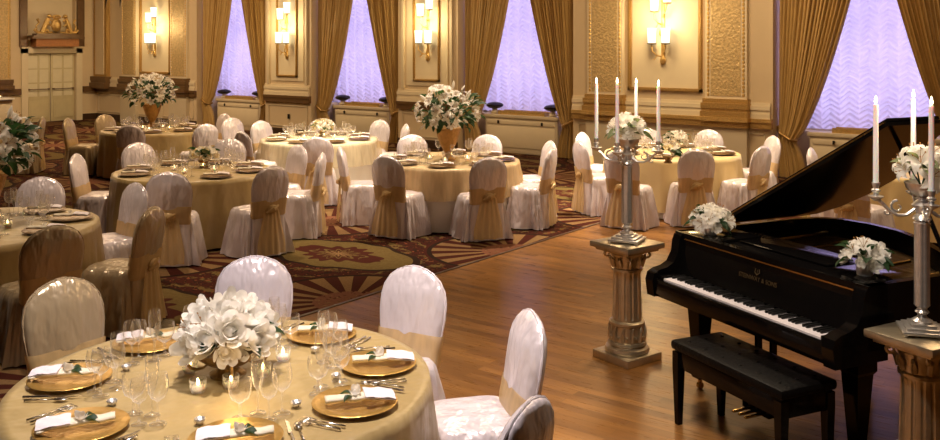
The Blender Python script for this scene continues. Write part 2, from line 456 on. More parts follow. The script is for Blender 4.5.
# double door
dr = struct(thing('door_1', '', '', (XL-.1, 13.65, 0)))
del dr['label'], dr['category']
for s_ in (-1, 1):
    y0, y1 = (-.70, -.01) if s_ < 0 else (.01, .70)
    m = MB(); m.box(-.03, .03, y0, y1, .01, 1.92, b=.004)
    d = m.build('door_leaf', M['door'], dr)
    m = MB()
    w = (y1-y0)
    for q in range(2):
        a = y0+.06+q*(w-.06)/2; b = a+(w-.06)/2-.06
        for r_ in range(3):
            z0 = .72+r_*.39; m.box(.03, .04, a, b, z0, z0+.35)
    m.build('glazed_panel', M['doorlight'], d, sm=False)
    m = MB(); m.box(.03, .045, y0+.07, y1-.07, .12, .60); m.box(.045, .052, y0+.13, y1-.13, .18, .54)
    m.build('lower_panel', M['door'], d, sm=False)
    m = MB(); m.tube([(.10, y0+.05, .92), (.10, y1-.05, .92)], .012); m.box(.03, .10, y0+.04, y0+.08, .90, .94); m.box(.03, .10, y1-.08, y1-.04, .90, .94)
    m.build('push_bar', M['brownrail'], d)

# carved crest above the door
cr = thing('carved_crest', 'gilded carved crest with shield and leafy scrolls on a ledge over the double doors', 'crest', (XL+.17, 13.65, 2.10))
m = MB(); m.box(-.15, .16, -.62, .62, 0, .22); m.build('frieze', M['redfrieze'], cr, sm=False)
m = MB(); m.box(-.15, .22, -.76, .76, .22, .27); m.box(-.15, .18, -.70, .70, .27, .31); m.box(-.1, .14, -.60, .60, .31, .36); m.build('ledge', M['brownrail'], cr, sm=False)
m = MB(); m.ball((.06, 0, .60), .17, 14, 8, (.45, .85, 1.15)); m.ball((.12, 0, .60), .11, 12, 6, (.4, .85, 1.2)); m.build('shield', M['gilt'], cr)
m = MB()
for q in range(5): m.ball((.08, (q-2)*.045, .84+.02*cos((q-2)*.8)), .035, 8, 5)
m.tube([(.08, -.11, .80), (.10, 0, .79), (.08, .11, .80)], .022); m.build('crown', M['gilt'], cr)
for s_ in (-1, 1):
    m = MB()
    m.tube([(.07, s_*.40, .40), (.09, s_*.36, .52), (.10, s_*.30, .66), (.10, s_*.26, .78)], [.075, .065, .075, .05], 10)      # upright body
    m.ball((.12, s_*.23, .84), .06, 10, 6, (1, 1.1, 1)); m.tube([(.12, s_*.19, .83), (.13, s_*.15, .81)], [.03, .018], 7)       # head and muzzle
    m.tube([(.12, s_*.29, .72), (.14, s_*.20, .74), (.14, s_*.15, .69)], [.035, .026, .02], 7)
    m.tube([(.12, s_*.30, .64), (.14, s_*.22, .60), (.14, s_*.17, .56)], [.035, .026, .02], 7)
    m.tube([(.09, s_*.36, .46), (.12, s_*.27, .45), (.11, s_*.25, .38)], [.055, .035, .03], 7)
    m.tube([(.06, s_*.42, .40), (.06, s_*.54, .42), (.07, s_*.58, .56), (.08, s_*.50, .66), (.08, s_*.55, .76)], [.03, .022, .02, .025, .04], 7)
    m.tube([(.06, s_*.10, .40), (.08, s_*.30, .37), (.08, s_*.55, .38), (.07, s_*.64, .46), (.07, s_*.58, .50)], [.02, .035, .04, .03, .012], 7)
    m.build('scroll_figure', M['gilt'], cr)

# windows, shades, curtains, heater cabinets
def make_shade(w, z0, z1, cols=10):
    nx, nz = cols*14, 260; vs = []; fs = []
    for i in range(nz+1):
        z = z0+(z1-z0)*i/nz
        for j in range(nx+1):
            x = -w/2+w*j/nx; u = (j/14) % 1; g = abs(u-.5)*2
            ph = z*2*pi/.085+g*8.0+1.3*sin(z*3+j//14*2.1)+2.4*noise.noise(Vector((x*4, z*5, 1)))
            d = .022*sin(ph)*(1-.6*g)+.060*(1-g*g)+.006*noise.noise(Vector((x*9, z*13, 3)))
            vs.append((x+.006*sin(ph*.5), -d, z))
    for i in range(nz):
        for j in range(nx): a = i*(nx+1)+j; fs.append((a, a+1, a+nx+2, a+nx+1))
    return MB().add(vs, fs)
shade_labels = ['ruffled lilac window shade in the leftmost window', 'ruffled lilac window shade in the second window from the left',
    'ruffled lilac window shade behind the tall lily urn table, third window', 'large ruffled lilac window shade behind the raised piano lid']
sh_me = {}
for i, (a, b) in enumerate(bays):
    xc = (a+b)/2; w = b-a
    wn = struct(thing('window_%d' % (i+1), '', '', (xc, 15.95, 0))); del wn['label'], wn['category']
    m = MB()
    for (p0, p1, z0, z1) in ((-w/2, -w/2+.08, .74, 4.6), (w/2-.08, w/2, .74, 4.6), (-w/2, w/2, .74, .84), (-w/2, w/2, 4.5, 4.6), (-.03, .03, .8, 4.5), (-w/2, w/2, 2.6, 2.66)):
        m.box(p0, p1, -.04, .04, z0, z1)
    m.build('window_frame', M['wallpanel'], wn, sm=False)
    MB().box(-w/2+.05, w/2-.05, -.004, .004, .8, 4.55).build('pane', M['pane'], wn, sm=False)
    key = round(w, 2)
    m = make_shade(w-.04, .80, 4.55)
    o = m.build('window_shade', M['sheershade'], ang=None); tag(o, shade_labels[i], 'window shade', None, (xc, 15.60, 0))

def drape(xo, xt, tie_x, sgn):
    """sheet hanging from z=4.8 to floor; xo outer edge, inner edge runs from centre to tie"""
    N, nz = 200, 60; rings = []; folds = 17
    zt = .62
    for i in range(nz+1):
        z = 4.85*(1-i/nz)+.02*(i/nz); z = max(z, .015)
        if z > zt:
            q = min(1, (z-zt)/3.6); half = q**.72
            if z-zt < .25: pass
            xi = tie_x+(xt-tie_x)*half
        else:
            q = (zt-z)/zt; xi = tie_x+sgn*.16*sin(q*pi/2)
        wd = xi-xo; amp = .034*(.55+.45*min(1, abs(wd)/1.2)) if z > zt+.15 else .035
        row = []
        for j in range(N+1):
            u = j/N
            x = xo+wd*u
            bow = -.05*sin(pi*u)*(1 if z > zt else .6)
            pinch = math.exp(-((z-zt)/.14)**2)
            y = amp*(sin(u*folds*2*pi+.25*sin(z*1.1)+.8*sin(u*9))) + .018*sin(u*31+z*1.1)+bow-pinch*.03
            row.append((x+.012*cos(u*folds*2*pi), y, z))
        rings.append(row)
    m = MB(); m.loft(rings, close=False); back = [[(x, y+.012, z) for (x, y, z) in r_] for r_ in rings]
    m.loft([list(reversed(r_)) for r_ in back], close=False)
    return m
wn_names = ['leftmost window', 'second window from the left', 'third window, behind the urn of lilies', 'big window behind the piano']
for i, (a, b) in enumerate(bays):
    xc = (a+b)/2
    for s_ in (-1, 1):
        xo = a+.03 if s_ < 0 else b-.03
        tie = xo-s_*.27
        lab = 'gold drape tied back at the %s of the %s' % ('left' if s_ < 0 else 'right', wn_names[i])
        t = thing('curtain', lab, 'curtain', (0, 15.20, 0), 0, 'gold drapes at the windows')
        drape(xo, xc, tie, -s_).build('drape', M['drape'], t, ang=None)
        m = MB(); m.tube([(xo-s_*(-.02), .05, .80), (xo-s_*.04, -.10, .74), (tie+s_*.05, -.13, .64), (tie+-s_*.03, -.05, .62), (tie-s_*.03, .05, .64)], .022, 8)
        m.ball((xo, .0, .82), .035); m.build('tieback', M['oldgilt'], t)
cab_labels = ['cream heater cabinet with brass grille under the leftmost window', 'cream heater cabinet with brass grille under the second window from the left',
              'cream heater cabinet with brass grille under the third window', 'cream cabinet under the big window beside the piano lid']
up_g = 'dark round uplights on the heater cabinets'
def cabinet(w):
    t = thing('heater_cabinet', '', 'cabinet')
    m = MB(); m.box(-w/2, w/2, -.14, .14, 0, .74, b=.03); m.box(-w/2-.03, w/2+.03, -.17, .15, .70, .77, b=.015); m.build('body', M['wainscot'], t)
    m = MB(); m.box(-w/2+.06, w/2-.06, -.155, -.14, .12, .54, b=.01); m.box(-w/2+.06, w/2-.06, -.155, -.14, .575, .66, b=.008); m.build('front_panel', M['wallpanel'], t)
    for s_ in (-1, 1):
        m = MB(); m.box(s_*w*.30-.018, s_*w*.30+.018, -.18, -.155, .585, .65, b=.006); m.build('latch', M['iron'], t)
    m = MB()
    for q in range(22):
        x = -w*.30+w*.60*q/21; m.box(x-.012, x+.012, -.12, .1, .77, .83)
    m.box(-w*.32, w*.32, -.13, -.11, .77, .85); m.box(-w*.32, w*.32, .09, .11, .77, .85); m.build('grille', M['gilt'], t, sm=False)
    return t
for i, (a, b) in enumerate(bays):
    xc = (a+b)/2; w = (b-a)-1.0
    t = cabinet(w); tag(t, cab_labels[i], 'cabinet', None, (xc, 15.40, 0))
    if i < 3:
        for s_ in (-1, 1):
            u = thing('uplight', 'dark flared uplight, %s end of the sill cabinet, %s' % ('left' if s_ < 0 else 'right', wn_names[i].split(',')[0]), 'lamp', (xc+s_*w*.40, 15.36, .77), 0, up_g)
            MB().lathe([(.07, 0), (.09, .03), (.06, .07), (.05, .10)], 16).build('base', M['wallpanel'], u)
            MB().lathe([(.05, .10), (.12, .12), (.17, .15), (.175, .18), (.14, .21), (.06, .23), (.02, .235)], 20).build('hood', M['iron'], u)

# sconces
def make_sconce():
    t = thing('wall_sconce', '', 'wall lamp')
    m = MB(); m.box(-.032, .032, -.03, 0, -.28, .85, b=.010); m.ball((0, -.03, -.30), .06, 10, 6, (1, .5, 1.4)); m.ball((0, -.04, .18), .07, 12, 6, (1, .5, 1)); m.ball((0, -.03, .88), .06, 10, 6, (1, .5, 1.6))
    m.build('backplate', M['gilt'], t)
    for (dx, z0) in ((-.15, 0), (.11, 0), (-.10, .56), (.14, .70)):
        m = MB(); m.tube([(0, -.03, z0-.24), (dx*.4, -.13, z0-.22), (dx*.9, -.17, z0-.14), (dx, -.15, z0-.03), (dx, -.15, z0)], .012, 7)
        m.tube([(dx*.4, -.12, z0-.21), (dx*.6, -.16, z0-.29), (dx*.9, -.15, z0-.28)], [.012, .01, .005], 6)
        a = m.build('arm', M['gilt'], t)
        MB().lathe([(.02, -.03), (.075, -.018), (.08, .0)], 16, off=(dx, -.15, z0)).build('cup', M['brownrail'], a)
        MB().lathe([(.066, 0), (.072, .08), (.077, .2), (.084, .26)], 18, off=(dx, -.15, z0), cap0=False, cap1=False).build('lamp_shade', M['shade'], a)
    return t
sconce0 = make_sconce()
for i, (x, lb) in enumerate(((-22.1, 'gilt sconce with lit glass shades nearest the double doors'), (-16.8, 'gilt sconce with lit glass shades between the first two windows'),
                          (-12.45, 'gilt sconce with lit glass shades above the tall urn of lilies'), (-7.12, 'gilt sconce with lit glass shades on the panel above the candelabrum'))):
    loc = (x, YB-.01, 2.20)
    if i == 0: tag(sconce0, lb, 'wall lamp', 'lit gilt wall sconces', loc)
    else: dup(sconce0, label=lb, loc=loc)
    l = bpy.data.lights.new('sconce_light', 'POINT'); l.energy = 42; l.color = (1, .74, .38); l.shadow_soft_size = .16
    lo = bpy.data.objects.new('sconce_light', l); C.objects.link(lo); lo.location = (x, YB-.45, 2.65)
sconce0['group'] = 'lit gilt wall sconces'
o = MB().box(-.035, .035, -.012, 0, -.055, .055, b=.004).build('wall_socket', M['iron']); tag(o, 'small dark socket plate low on the pier between the first two windows', 'socket', None, (-16.75, YB-.018, .46))

# ------------------------------------------------------------------ chairs
def superell(a, hw, ht, e=2.6):
    c_, s_ = cos(a), sin(a)
    return (ht*math.copysign(abs(s_)**(2/e), s_), hw*math.copysign(abs(c_)**(2/e), c_))   # (x depth, y width)
def back_w(z):
    T = [(0, .185), (.40, .185), (.48, .19), (.58, .205), (.68, .218), (.76, .218), (.82, .203), (.87, .170), (.905, .122), (.925, .07), (.935, .02)]
    for i in range(len(T)-1):
        if T[i][0] <= z <= T[i+1][0]:
            q = (z-T[i][0])/(T[i+1][0]-T[i][0]); return T[i][1]+(T[i+1][1]-T[i][1])*q
    return .02
def make_chair(mat, seed=1):
    t = thing('banquet_chair', '', 'chair')
    rr = random.Random(seed); ph = [rr.uniform(0, 6) for _ in range(4)]
    # skirt and seat: x forward, seat from .05 to .48
    n = 144; rings = []
    for z in (0.012, .05, .12, .20, .28, .35, .41, .445, .465, .478, .484):
        ring = []; q = max(0, (.46-z)/.46); hx = .21+.035*q; hy = .228+.06*q
        if z > .46: hx -= (z-.455)*.9; hy -= (z-.455)*.9
        amp = .024*q
        for j in range(n):
            a = 2*pi*j/n
            c_, s_ = cos(a), sin(a); e = 5
            x = hx*math.copysign(abs(c_)**(2/e), c_); y = hy*math.copysign(abs(s_)**(2/e), s_)
            rip = amp*(sin(a*13+ph[0]+z*3)+.7*sin(a*7+ph[1])+.5*sin(a*22+ph[2]))
            corner = abs(sin(2*a))**6*.03*q
            L = hypot(x, y); x += x/L*(rip+corner); y += y/L*(rip+corner)
            side = max(0, 1-abs(abs(y)-.24)/.08)
            y += math.copysign(.010*side*sin((x+.3)*38+(.5-z)*26*(x+.35))*min(1, q*3), y)
            ring.append((.245+x, y, z))
        rings.append(ring)
    m = MB(); m.loft(rings); 
    m.ball((.27, 0, .475), .2, 20, 8, (1.0, 1.0, .10))
    m.build('seat_cover', mat, t, ang=50)
    # back
    rings = []; n = 40
    zs = [.015, .10, .20, .30, .40, .48, .56, .64, .72, .79, .84, .88, .905, .922, .932, .936]
    for z in zs:
        hw = back_w(z)+(.03*(.45-z)/.45 if z < .45 else 0); th_ = .048 if z < .8 else .048*max(.15, sqrt(max(0, 1-((z-.8)/.137)**2)))
        xc = .035-.075*max(0, (z-.45)/.48) - (.02*(.45-z)/.45 if z < .45 else 0)
        ring = []
        for j in range(n):
            a = 2*pi*j/n; dx, dy = superell(a, hw, th_, 2.5)
            if z < .45: dy += .008*sin(a*9+ph[3])*(.45-z)/.45; dx += .012*sin(a*8+ph[0])*(.45-z)/.45
            pillow = .012*cos(dy/hw*pi/2) if hw > .05 and .55 < z < .88 else 0
            ring.append((xc+dx+math.copysign(pillow, dx), dy, z))
        rings.append(ring)
    MB().loft(rings).build('back_cover', mat, t, ang=60)
    # welt round the back edge
    m = MB(); pts = []
    for i in range(25):
        z = .50+(.93-.50)*min(1, i/22); pts.append((.035-.075*((z-.45)/.48), back_w(z)*1.0, z))
    pts = [(.035-.075*((z-.45)/.48), back_w(z), z) for z in (.52, .6, .68, .76, .82, .87, .905, .925, .936)]
    pts = pts+[(p[0], -p[1], p[2]) for p in reversed(pts)]
    m.tube(pts, .007, 6); m.build('piping', mat, t)
    # sash
    rings = []; n = 56
    for z in (.415, .43, .46, .49, .52, .55, .58, .595):
        edge = 1 if z in (.415, .595) else 0
        hw = back_w(z)+.014+.004*sin(z*180)-.006*edge; th_ = .062+.003*sin(z*160)-.006*edge
        xc = .035-.075*max(0, (z-.45)/.48)
        rings.append([(xc+superell(2*pi*j/n, hw, th_)[0], superell(2*pi*j/n, hw, th_)[1], z+.006*sin(4*pi*j/n+ph[1])) for j in range(n)])
    m = MB().loft(rings, cap0=False, cap1=False); s_ = m.build('sash', M['organza'], t, ang=60)
    m = MB(); m.ball((-.045, .0, .50), .05, 14, 8, (.45, 1.3, .9)); m.tube([(-.05, -.07, .53), (-.062, 0, .50), (-.05, .075, .465)], [.010, .03, .010], 8)
    m.build('knot', M['organza'], s_)
    rows = []; N = 60
    for i in range(22):
        z = .515-.475*i/21; q = i/21; w = .085+.075*min(1, q*1.3)+.015*q
        rows.append([(-.046-.032*q-.008*sin(j/N*2*pi*4.5+ph[2]+q*1.2)*(.4+.6*q)+.02*abs(j/N-.5)*2, -w+2*w*j/N+.02*q, z+.006*sin(j/N*15)) for j in range(N+1)])
    MB().loft(rows, close=False).build('sash_tail', M['organza'], s_, ang=None)
    return t
chA = make_chair(M['satin'], 1); chB = make_chair(M['satin2'], 2)
used = {}
TB = {k_: c2w(*v) for k_, v in dict(T0=(-5.3, 15.7), T2=(-3.9, 7.4), T3=(-3.15, 10.62), T5=(-2.3, 14.2), T6=(-.27, 11.6), T7=(2.69, 12.4), T9=(5.3, 10.6), T8=(-8.8, 15.5)).items()}
TB['T1'] = c2w(-1.06, 4.03)
def chair(px, py, tb, label, kind='A', turn=0, y=None, group=None):
    x, y_ = P(px, py, .936); c_ = TB[tb]
    dx, dy = c_[0]-x, c_[1]-y_; d = hypot(dx, dy)
    if d < 1.30: x -= dx/d*(1.30-d); y_ -= dy/d*(1.30-d)
    rz = atan2(dy, dx)+radians(turn); src = chA if kind == 'A' else chB
    if kind not in used: used[kind] = 1; o = tag(src, label, 'chair', group, (x, y_), rz)
    else:
        o = dup(src, label=label, loc=(x, y_), rz=rz); 
        if group: o['group'] = group
    return o
G = lambda s_: 'covered chairs round the %s' % s_
chair(65, 280, 'T1', 'beige-shaded satin covered chair at the left of the nearest table, back towards us', 'B', 0, group=G('nearest table'))
chair(254, 258, 'T1', 'white satin chair behind the lily bowl of the nearest table', 'A', group=G('nearest table'))
chair(412, 268, 'T1', 'white satin chair at the far right rim of the nearest table', 'A', group=G('nearest table'))
chair(524, 312, 'T1', 'white chair seen from the side, alone on the wood floor right of the nearest table', 'A', group=G('nearest table'))
chair(520, 398, 'T1', 'white satin covered chair cut off by the bottom edge, closest of all', 'A', group=G('nearest table'))
chair(52, 225, 'T2', 'beige-shaded chair with its back to us at the left edge table', 'B', group=G('left edge table'))
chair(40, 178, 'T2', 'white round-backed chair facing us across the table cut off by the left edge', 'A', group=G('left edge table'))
chair(148, 207, 'T2', 'beige-shaded chair with gold sash seen from the side, right of the left edge table', 'B', group=G('left edge table'))
chair(128, 184, 'T2', 'small white satin chair between the left edge table and the grey-backed chair', 'A', group=G('left edge table'))
chair(84, 154, 'T3', 'satin chair at the left side of the left middle table, by the aisle', 'A', group=G('left middle table'))
chair(169, 172, 'T3', 'grey-backed chair with a long gold sash, near left of the left middle table', 'A', group=G('left middle table'))
chair(270, 166, 'T3', 'satin chair seen from behind, near right of the left middle table', 'A', group=G('left middle table'))
chair(139, 143, 'T3', 'round white chair back facing us on the far left of the left middle table', 'A', group=G('left middle table'))
chair(229, 139, 'T3', 'low white chair back right of the flowers of the left middle table', 'A', group=G('left middle table'))
chair(296, 145, 'T3', 'white chair behind the slim one, right of the left middle table', 'A', group=G('left middle table'))
chair(319, 153, 'T3', 'slim white chair seen edge-on, right of the left middle table', 'A', group=G('left middle table'))
chair(70, 118, 'T0', 'side-on beige-shaded covered chair in front of the double doors, facing right', 'B', group=G('far left table'))
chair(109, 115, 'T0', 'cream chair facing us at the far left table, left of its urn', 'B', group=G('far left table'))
chair(131, 125, 'T0', 'grey satin chair back below the urn of the far left table', 'A', group=G('far left table'))
chair(205, 124, 'T0', 'satin chair at the near right of the far left table', 'A', group=G('far left table'))
chair(216, 114, 'T0', 'satin chair at the far right of the far left table, by the curtain', 'A', group=G('far left table'))
chair(250, 131, 'T5', 'satin chair at the left of the spotlit white table, back to us', 'A', group=G('spotlit white table'))
chair(233, 118, 'T5', 'slim side-on white chair left of the spotlit table, under the leftmost window', 'A', group=G('spotlit white table'))
chair(262, 121, 'T5', 'round white chair back facing us at the far left of the spotlit white table', 'A', group=G('spotlit white table'))
chair(322, 119, 'T5', 'brightly lit white chair back on the far side of the spotlit white table', 'A', group=G('spotlit white table'))
chair(317, 137, 'T5', 'grey satin chair back in front of the spotlit white table', 'A', group=G('spotlit white table'))
chair(379, 120, 'T5', 'tall-looking white chair at the far right of the spotlit white table', 'A', group=G('spotlit white table'))
chair(404, 124, 'T5', 'side-on white chair back just left of the tall lily urn', 'A', group=G('spotlit white table'))
chair(350, 146, 'T6', 'side-on white chair with gold bow at the left of the centre table', 'A', group=G('centre table'))
chair(401, 153, 'T6', 'white skirted chair with gold sash, near left of the centre table', 'A', group=G('centre table'))
chair(488, 157, 'T6', 'white skirted chair with gold sash, near right of the centre table', 'A', group=G('centre table'))
chair(535, 148, 'T6', 'white skirted chair on the right of the centre table, facing left', 'A', group=G('centre table'))
chair(548, 141, 'T6', 'white chair partly hidden behind the right-hand chair of the centre table', 'A', group=G('centre table'))
chair(486, 135, 'T6', 'round white chair back facing us on the far right of the centre table', 'A', group=G('centre table'))
chair(413, 135, 'T6', 'round white chair back facing us on the far left of the centre table', 'A', group=G('centre table'))
chair(582, 141, 'T7', 'side-on white chair with pleated skirt at the left of the right-hand table', 'A', group=G('right-hand table'))
chair(591, 133, 'T7', 'white chair back behind the pleated side-on chair by the candelabrum', 'A', group=G('right-hand table'))
chair(622, 150, 'T7', 'satin chair directly behind the candelabrum stem', 'A', group=G('right-hand table'))
chair(696, 149, 'T7', 'satin chair back at the middle of the near side, right-hand table', 'A', group=G('right-hand table'))
chair(708, 130, 'T7', 'round white chair back facing us on the far side of the right-hand table', 'A', group=G('right-hand table'))
chair(648, 129, 'T7', 'chair back half hidden behind the candelabrum flowers, far side of the right-hand table', 'A', group=G('right-hand table'))
chair(760, 146, 'T7', 'golden-lit chair at the right of the right-hand table, nearest the piano', 'A', group=G('right-hand table'))
chair(771, 136, 'T7', 'pale chair behind the golden-lit one, beside the tied curtain', 'A', group=G('right-hand table'))
chair(814, 148, 'T9', 'small white chair back showing above the slope of the piano lid', 'A', group=G('table behind the piano'))
chair(850, 165, 'T9', 'chair with gold sash seen through the gap under the piano lid', 'A', group=G('table behind the piano'))
chair(40, 117, 'T8', 'beige-shaded chair facing left, in front of the left door leaf', 'B')

# ------------------------------------------------------------------ tables
def disc_cloth(rt, z0, z1, drop, folds, amp, seed, n=180, flare=.05):
    rr = random.Random(seed); ph = [rr.uniform(0, 6) for _ in range(5)]
    rings = [[(.02*cos(2*pi*j/n), .02*sin(2*pi*j/n), z1) for j in range(n)]]
    for q in (.3, .6, .85, .96): rings.append([(rt*q*cos(2*pi*j/n), rt*q*sin(2*pi*j/n), z1+.002*sin(j*.31+q*9)) for j in range(n)])
    for i in range(15):
        q = i/14; z = z1-.004-(z1-z0)*q; 
        if i == 0: z = z1-.002
        ring = []
        for j in range(n):
            a = 2*pi*j/n
            d = min(1, q*1.8)
            r_ = rt+.006*(i > 0)+flare*q+amp*d*(.6*sin(a*folds+ph[0]+.5*q)+.4*sin(a*(folds*.62)+ph[1])+.25*sin(a*folds*1.7+ph[2]))*.9+amp*.2*d
            zz = z
            ring.append((r_*cos(a), r_*sin(a), max(z0, zz)))
        rings.append(ring)
    return MB().loft(rings, cap1=False)
TOPZ = .742
names = dict(T1='nearest table with the silver place settings', T2='table cut off by the left edge', T3='left middle table', T0='far left table with the gilt urn',
             T5='spotlit white table', T6='centre table with the tall lily urn', T7='right-hand table beyond the wood floor', T9='table behind the piano', T8='far table cut off by the left edge')
short = dict(T1='nearest table', T2='left edge table', T3='left middle table', T0='far left table', T5='spotlit white table', T6='centre table', T7='right-hand table', T9='table behind the piano', T8='far left edge table')
tab0 = thing('banquet_table', 'round banquet table under cloths, the ' + names['T1'], 'table')
MB().lathe([(.82, .69), (.84, .70), (.84, .715), (.82, .72)], 64).build('tabletop', M['brownrail'], tab0)
for q in range(4):
    a = pi/4+q*pi/2; MB().tube([(.55*cos(a), .55*sin(a), .69), (.60*cos(a), .60*sin(a), .02)], .018, 8).build('leg', M['iron'], tab0)
under = {}; over = {}
for ti, (kx, c_) in enumerate(TB.items()):
    if kx == 'T1': tag(tab0, 'round banquet table under cloths, the ' + names[kx], 'table', 'round banquet tables', c_)
    else: dup(tab0, label='round banquet table under cloths, the ' + names[kx], loc=c_)
    white = kx in ('T5', 'T6', 'T7')
    if white:
        m = disc_cloth(.862, .012, TOPZ-.008, 0, 19, .010, ti+3, flare=.0)
        o = m.build('tablecloth', M['whitecloth'], ang=None)
        tag(o, 'white floor-length cloth on the %s' % names[kx], 'tablecloth', 'white floor-length tablecloths', c_)
    z0 = {'T1': .03, 'T2': .03, 'T3': .03, 'T0': .03, 'T5': .40, 'T6': .38, 'T7': .10, 'T9': .10, 'T8': .03}[kx]
    mt = M['goldcloth'] if kx in ('T1', 'T2', 'T3', 'T0', 'T8') else (M['palegold'] if kx in ('T7', 'T9') else M['overlay2' if kx == 'T5' else 'overlay'])
    m = disc_cloth(.885, z0, TOPZ, 0, 15 if kx == 'T1' else 21, .034 if kx == 'T1' else .026, ti+30, flare=.045 if white else .035)
    o = m.build('table_overlay', mt, ang=None)
    tag(o, '%s gold overlay spread on the %s' % ('sheer' if kx in ('T5', 'T6') else 'shiny', names[kx]), 'tablecloth', 'gold table overlays', c_)
tab0['group'] = 'round banquet tables'

# ------------------------------------------------------------------ tableware meshes
def prof_glass(rows, n=20):
    return MB().lathe(rows, n, cap0=False, cap1=False)
wine_me = prof_glass([(.001, .001), (.034, .002), (.033, .004), (.006, .009), (.004, .03), (.004, .085), (.009, .093), (.026, .105), (.036, .125), (.040, .148), (.038, .172), (.033, .195)]).mesh('wine_glass', M['glass'], True)
flute_me = prof_glass([(.001, .001), (.032, .002), (.030, .004), (.006, .009), (.004, .03), (.004, .09), (.010, .10), (.020, .125), (.026, .165), (.027, .20), (.024, .235)]).mesh('champagne_flute', M['glass'], True)
gob_me = prof_glass([(.001, .001), (.036, .002), (.035, .004), (.007, .010), (.005, .03), (.006, .06), (.014, .067), (.034, .080), (.043, .105), (.045, .13), (.042, .155)]).mesh('water_goblet', M['glass'], True)
far_me = {}
for nm, me_, rows in (('wine_glass', wine_me, 0),): pass
charger_me = MB().lathe([(.001, .002), (.10, .002), (.12, .004), (.165, .014), (.172, .017), (.17, .019), (.118, .009), (.10, .006), (.001, .006)], 48).mesh('charger', M['charger'], True, 60)
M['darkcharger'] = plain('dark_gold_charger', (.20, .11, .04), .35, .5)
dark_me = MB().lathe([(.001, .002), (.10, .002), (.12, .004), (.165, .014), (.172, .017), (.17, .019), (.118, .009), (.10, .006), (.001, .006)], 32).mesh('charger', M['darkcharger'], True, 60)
def napkin_mb():
    m = MB()
    rows = []
    for i in range(17):                    # a soft roll tapering to a wide flap
        q = i/16; x = -.135+.27*q; w = .028+.026*max(0, (q-.45)/.55); h = .024-.008*max(0, (q-.5)*2)
        rows.append([(x, w*cos(a)+.004*sin(x*60), .019+h*(.5+.5*sin(a))+.0015*sin(x*90)) for a in [2*pi*j/16 for j in range(16)]])
    return m.loft(rows)
napA = napkin_mb().mesh('napkin_roll', M['napkin2'])
m = MB(); 
rows = [[(.02+.12*i/8, -.055+.11*j/8-.01*i/8, .046+.006*sin(j/8*pi)-.012*(i/8)**2+.002*sin(i*1.3+j)) for j in range(9)] for i in range(9)]
m.loft(rows, close=False); m.loft([[(x, y, z-.006) for (x, y, z) in reversed(r_)] for r_ in rows], close=False)
m.add([(.02, -.055, .04), (.14, -.065, .028), (.14, .045, .028), (.02, .055, .04), (.02, -.055, .046), (.14, -.065, .034), (.14, .045, .034), (.02, .055, .046)], [(0, 1, 5, 4), (2, 3, 7, 6), (1, 2, 6, 5), (3, 0, 4, 7)])
napB = m.mesh('napkin_flap', M['napkin'])
def rose_mb(r=.03, layers=5, seed=0):
    rr = random.Random(seed); m = MB()
    for L in range(layers):
        npet = 3+L; rad = r*(.30+.19*L); top = 2.5-.24*L; wid = 2.2*pi/npet*(1.0 if L < 2 else .85)
        for p_ in range(npet):
            a0 = 2*pi*p_/npet+L*.9+rr.uniform(-.2, .2); rp = rad*rr.uniform(.94, 1.06); tp_ = top*rr.uniform(.93, 1.05)
            rows = []
            for i in range(8):
                q = i/7; ph = .35+(tp_-.35)*q; wd = wid*.5*sin(pi*(.14+.76*q))**.6; fl_ = r*.22*q**4*(L/4)
                rows.append([((rp*sin(ph)+fl_)*cos(a0+wd*(k_-3)/3), (rp*sin(ph)+fl_)*sin(a0+wd*(k_-3)/3), rp-rp*cos(ph)*1.15-.08*rp*((k_-3)/3)**2*q-fl_*.6) for k_ in range(7)])
            m.loft(rows, close=False)
    m.ball((0, 0, r*.35), r*.24, 8, 5, (1, 1, 1.3)); return m
def lily_mb(r=.07, seed=0, curl=1.0):
    rr = random.Random(seed); m = MB()
    for p_ in range(6):
        a0 = 2*pi*p_/6+rr.uniform(-.08, .08); w0 = .30*r*(1 if p_ % 2 else .8)
        rows = []
        for i in range(9):
            q = i/8; rad = r*(.10+.95*q); z = r*(.75*sin(min(1, q*1.15)*pi/2)-.75*curl*max(0, q-.5)**1.5*2)
            w = w0*sin(pi*min(1, .12+q*.9))**.8
            rows.append([(rad*cos(a0)-w*(j-2)/2*sin(a0), rad*sin(a0)+w*(j-2)/2*cos(a0), z+.12*r*abs(j-2)/2*(1-q*.5)) for j in range(5)])
        m.loft(rows, close=False)
    return m
def stamen_mb(r):
    m = MB()
    for p_ in range(4):
        a = 2*pi*p_/5+.4; e = (.35*r*cos(a), .35*r*sin(a), r*.95)
        m.tube([(0, 0, .1*r), (.15*r*cos(a), .15*r*sin(a), .6*r), e], .012*r+.0003, 4); m.ball(e, .045*r, 6, 4, (1, 1, 1.6))
    return m
def leaf_mb(L=.11, W=.03):
    rows = []
    for i in range(9):
        q = i/8; w = W*sin(pi*min(1, .06+.94*q))**.8
        rows.append([(L*q, w*(j-2)/2, .18*L*sin(q*pi*.8)-.25*L*q*q+.25*w*abs(j-2)) for j in range(5)])
    return MB().loft(rows, close=False)
rose_me = [rose_mb(.035, 4, s_).mesh('rose', M['petal']) for s_ in range(3)]
rosec_me = [rose_mb(.035, 4, s_+9).mesh('rose', M['petalcream']) for s_ in range(2)]
lily_me = [lily_mb(.075, s_, [1, .6, 1.3][s_]).mesh('lily', M['petal']) for s_ in range(3)]
stam_me = stamen_mb(.075).mesh('stamens', M['stamen'])
bud_me = MB().lathe([(.002, 0), (.010, .01), (.014, .035), (.012, .06), (.004, .085), (.001, .09)], 8).mesh('bud', M['petal'])
leaf_me = leaf_mb().mesh('leaf', M['leaf']); leafl_me = leaf_mb(.12, .026).mesh('leaf', M['leaflight'])
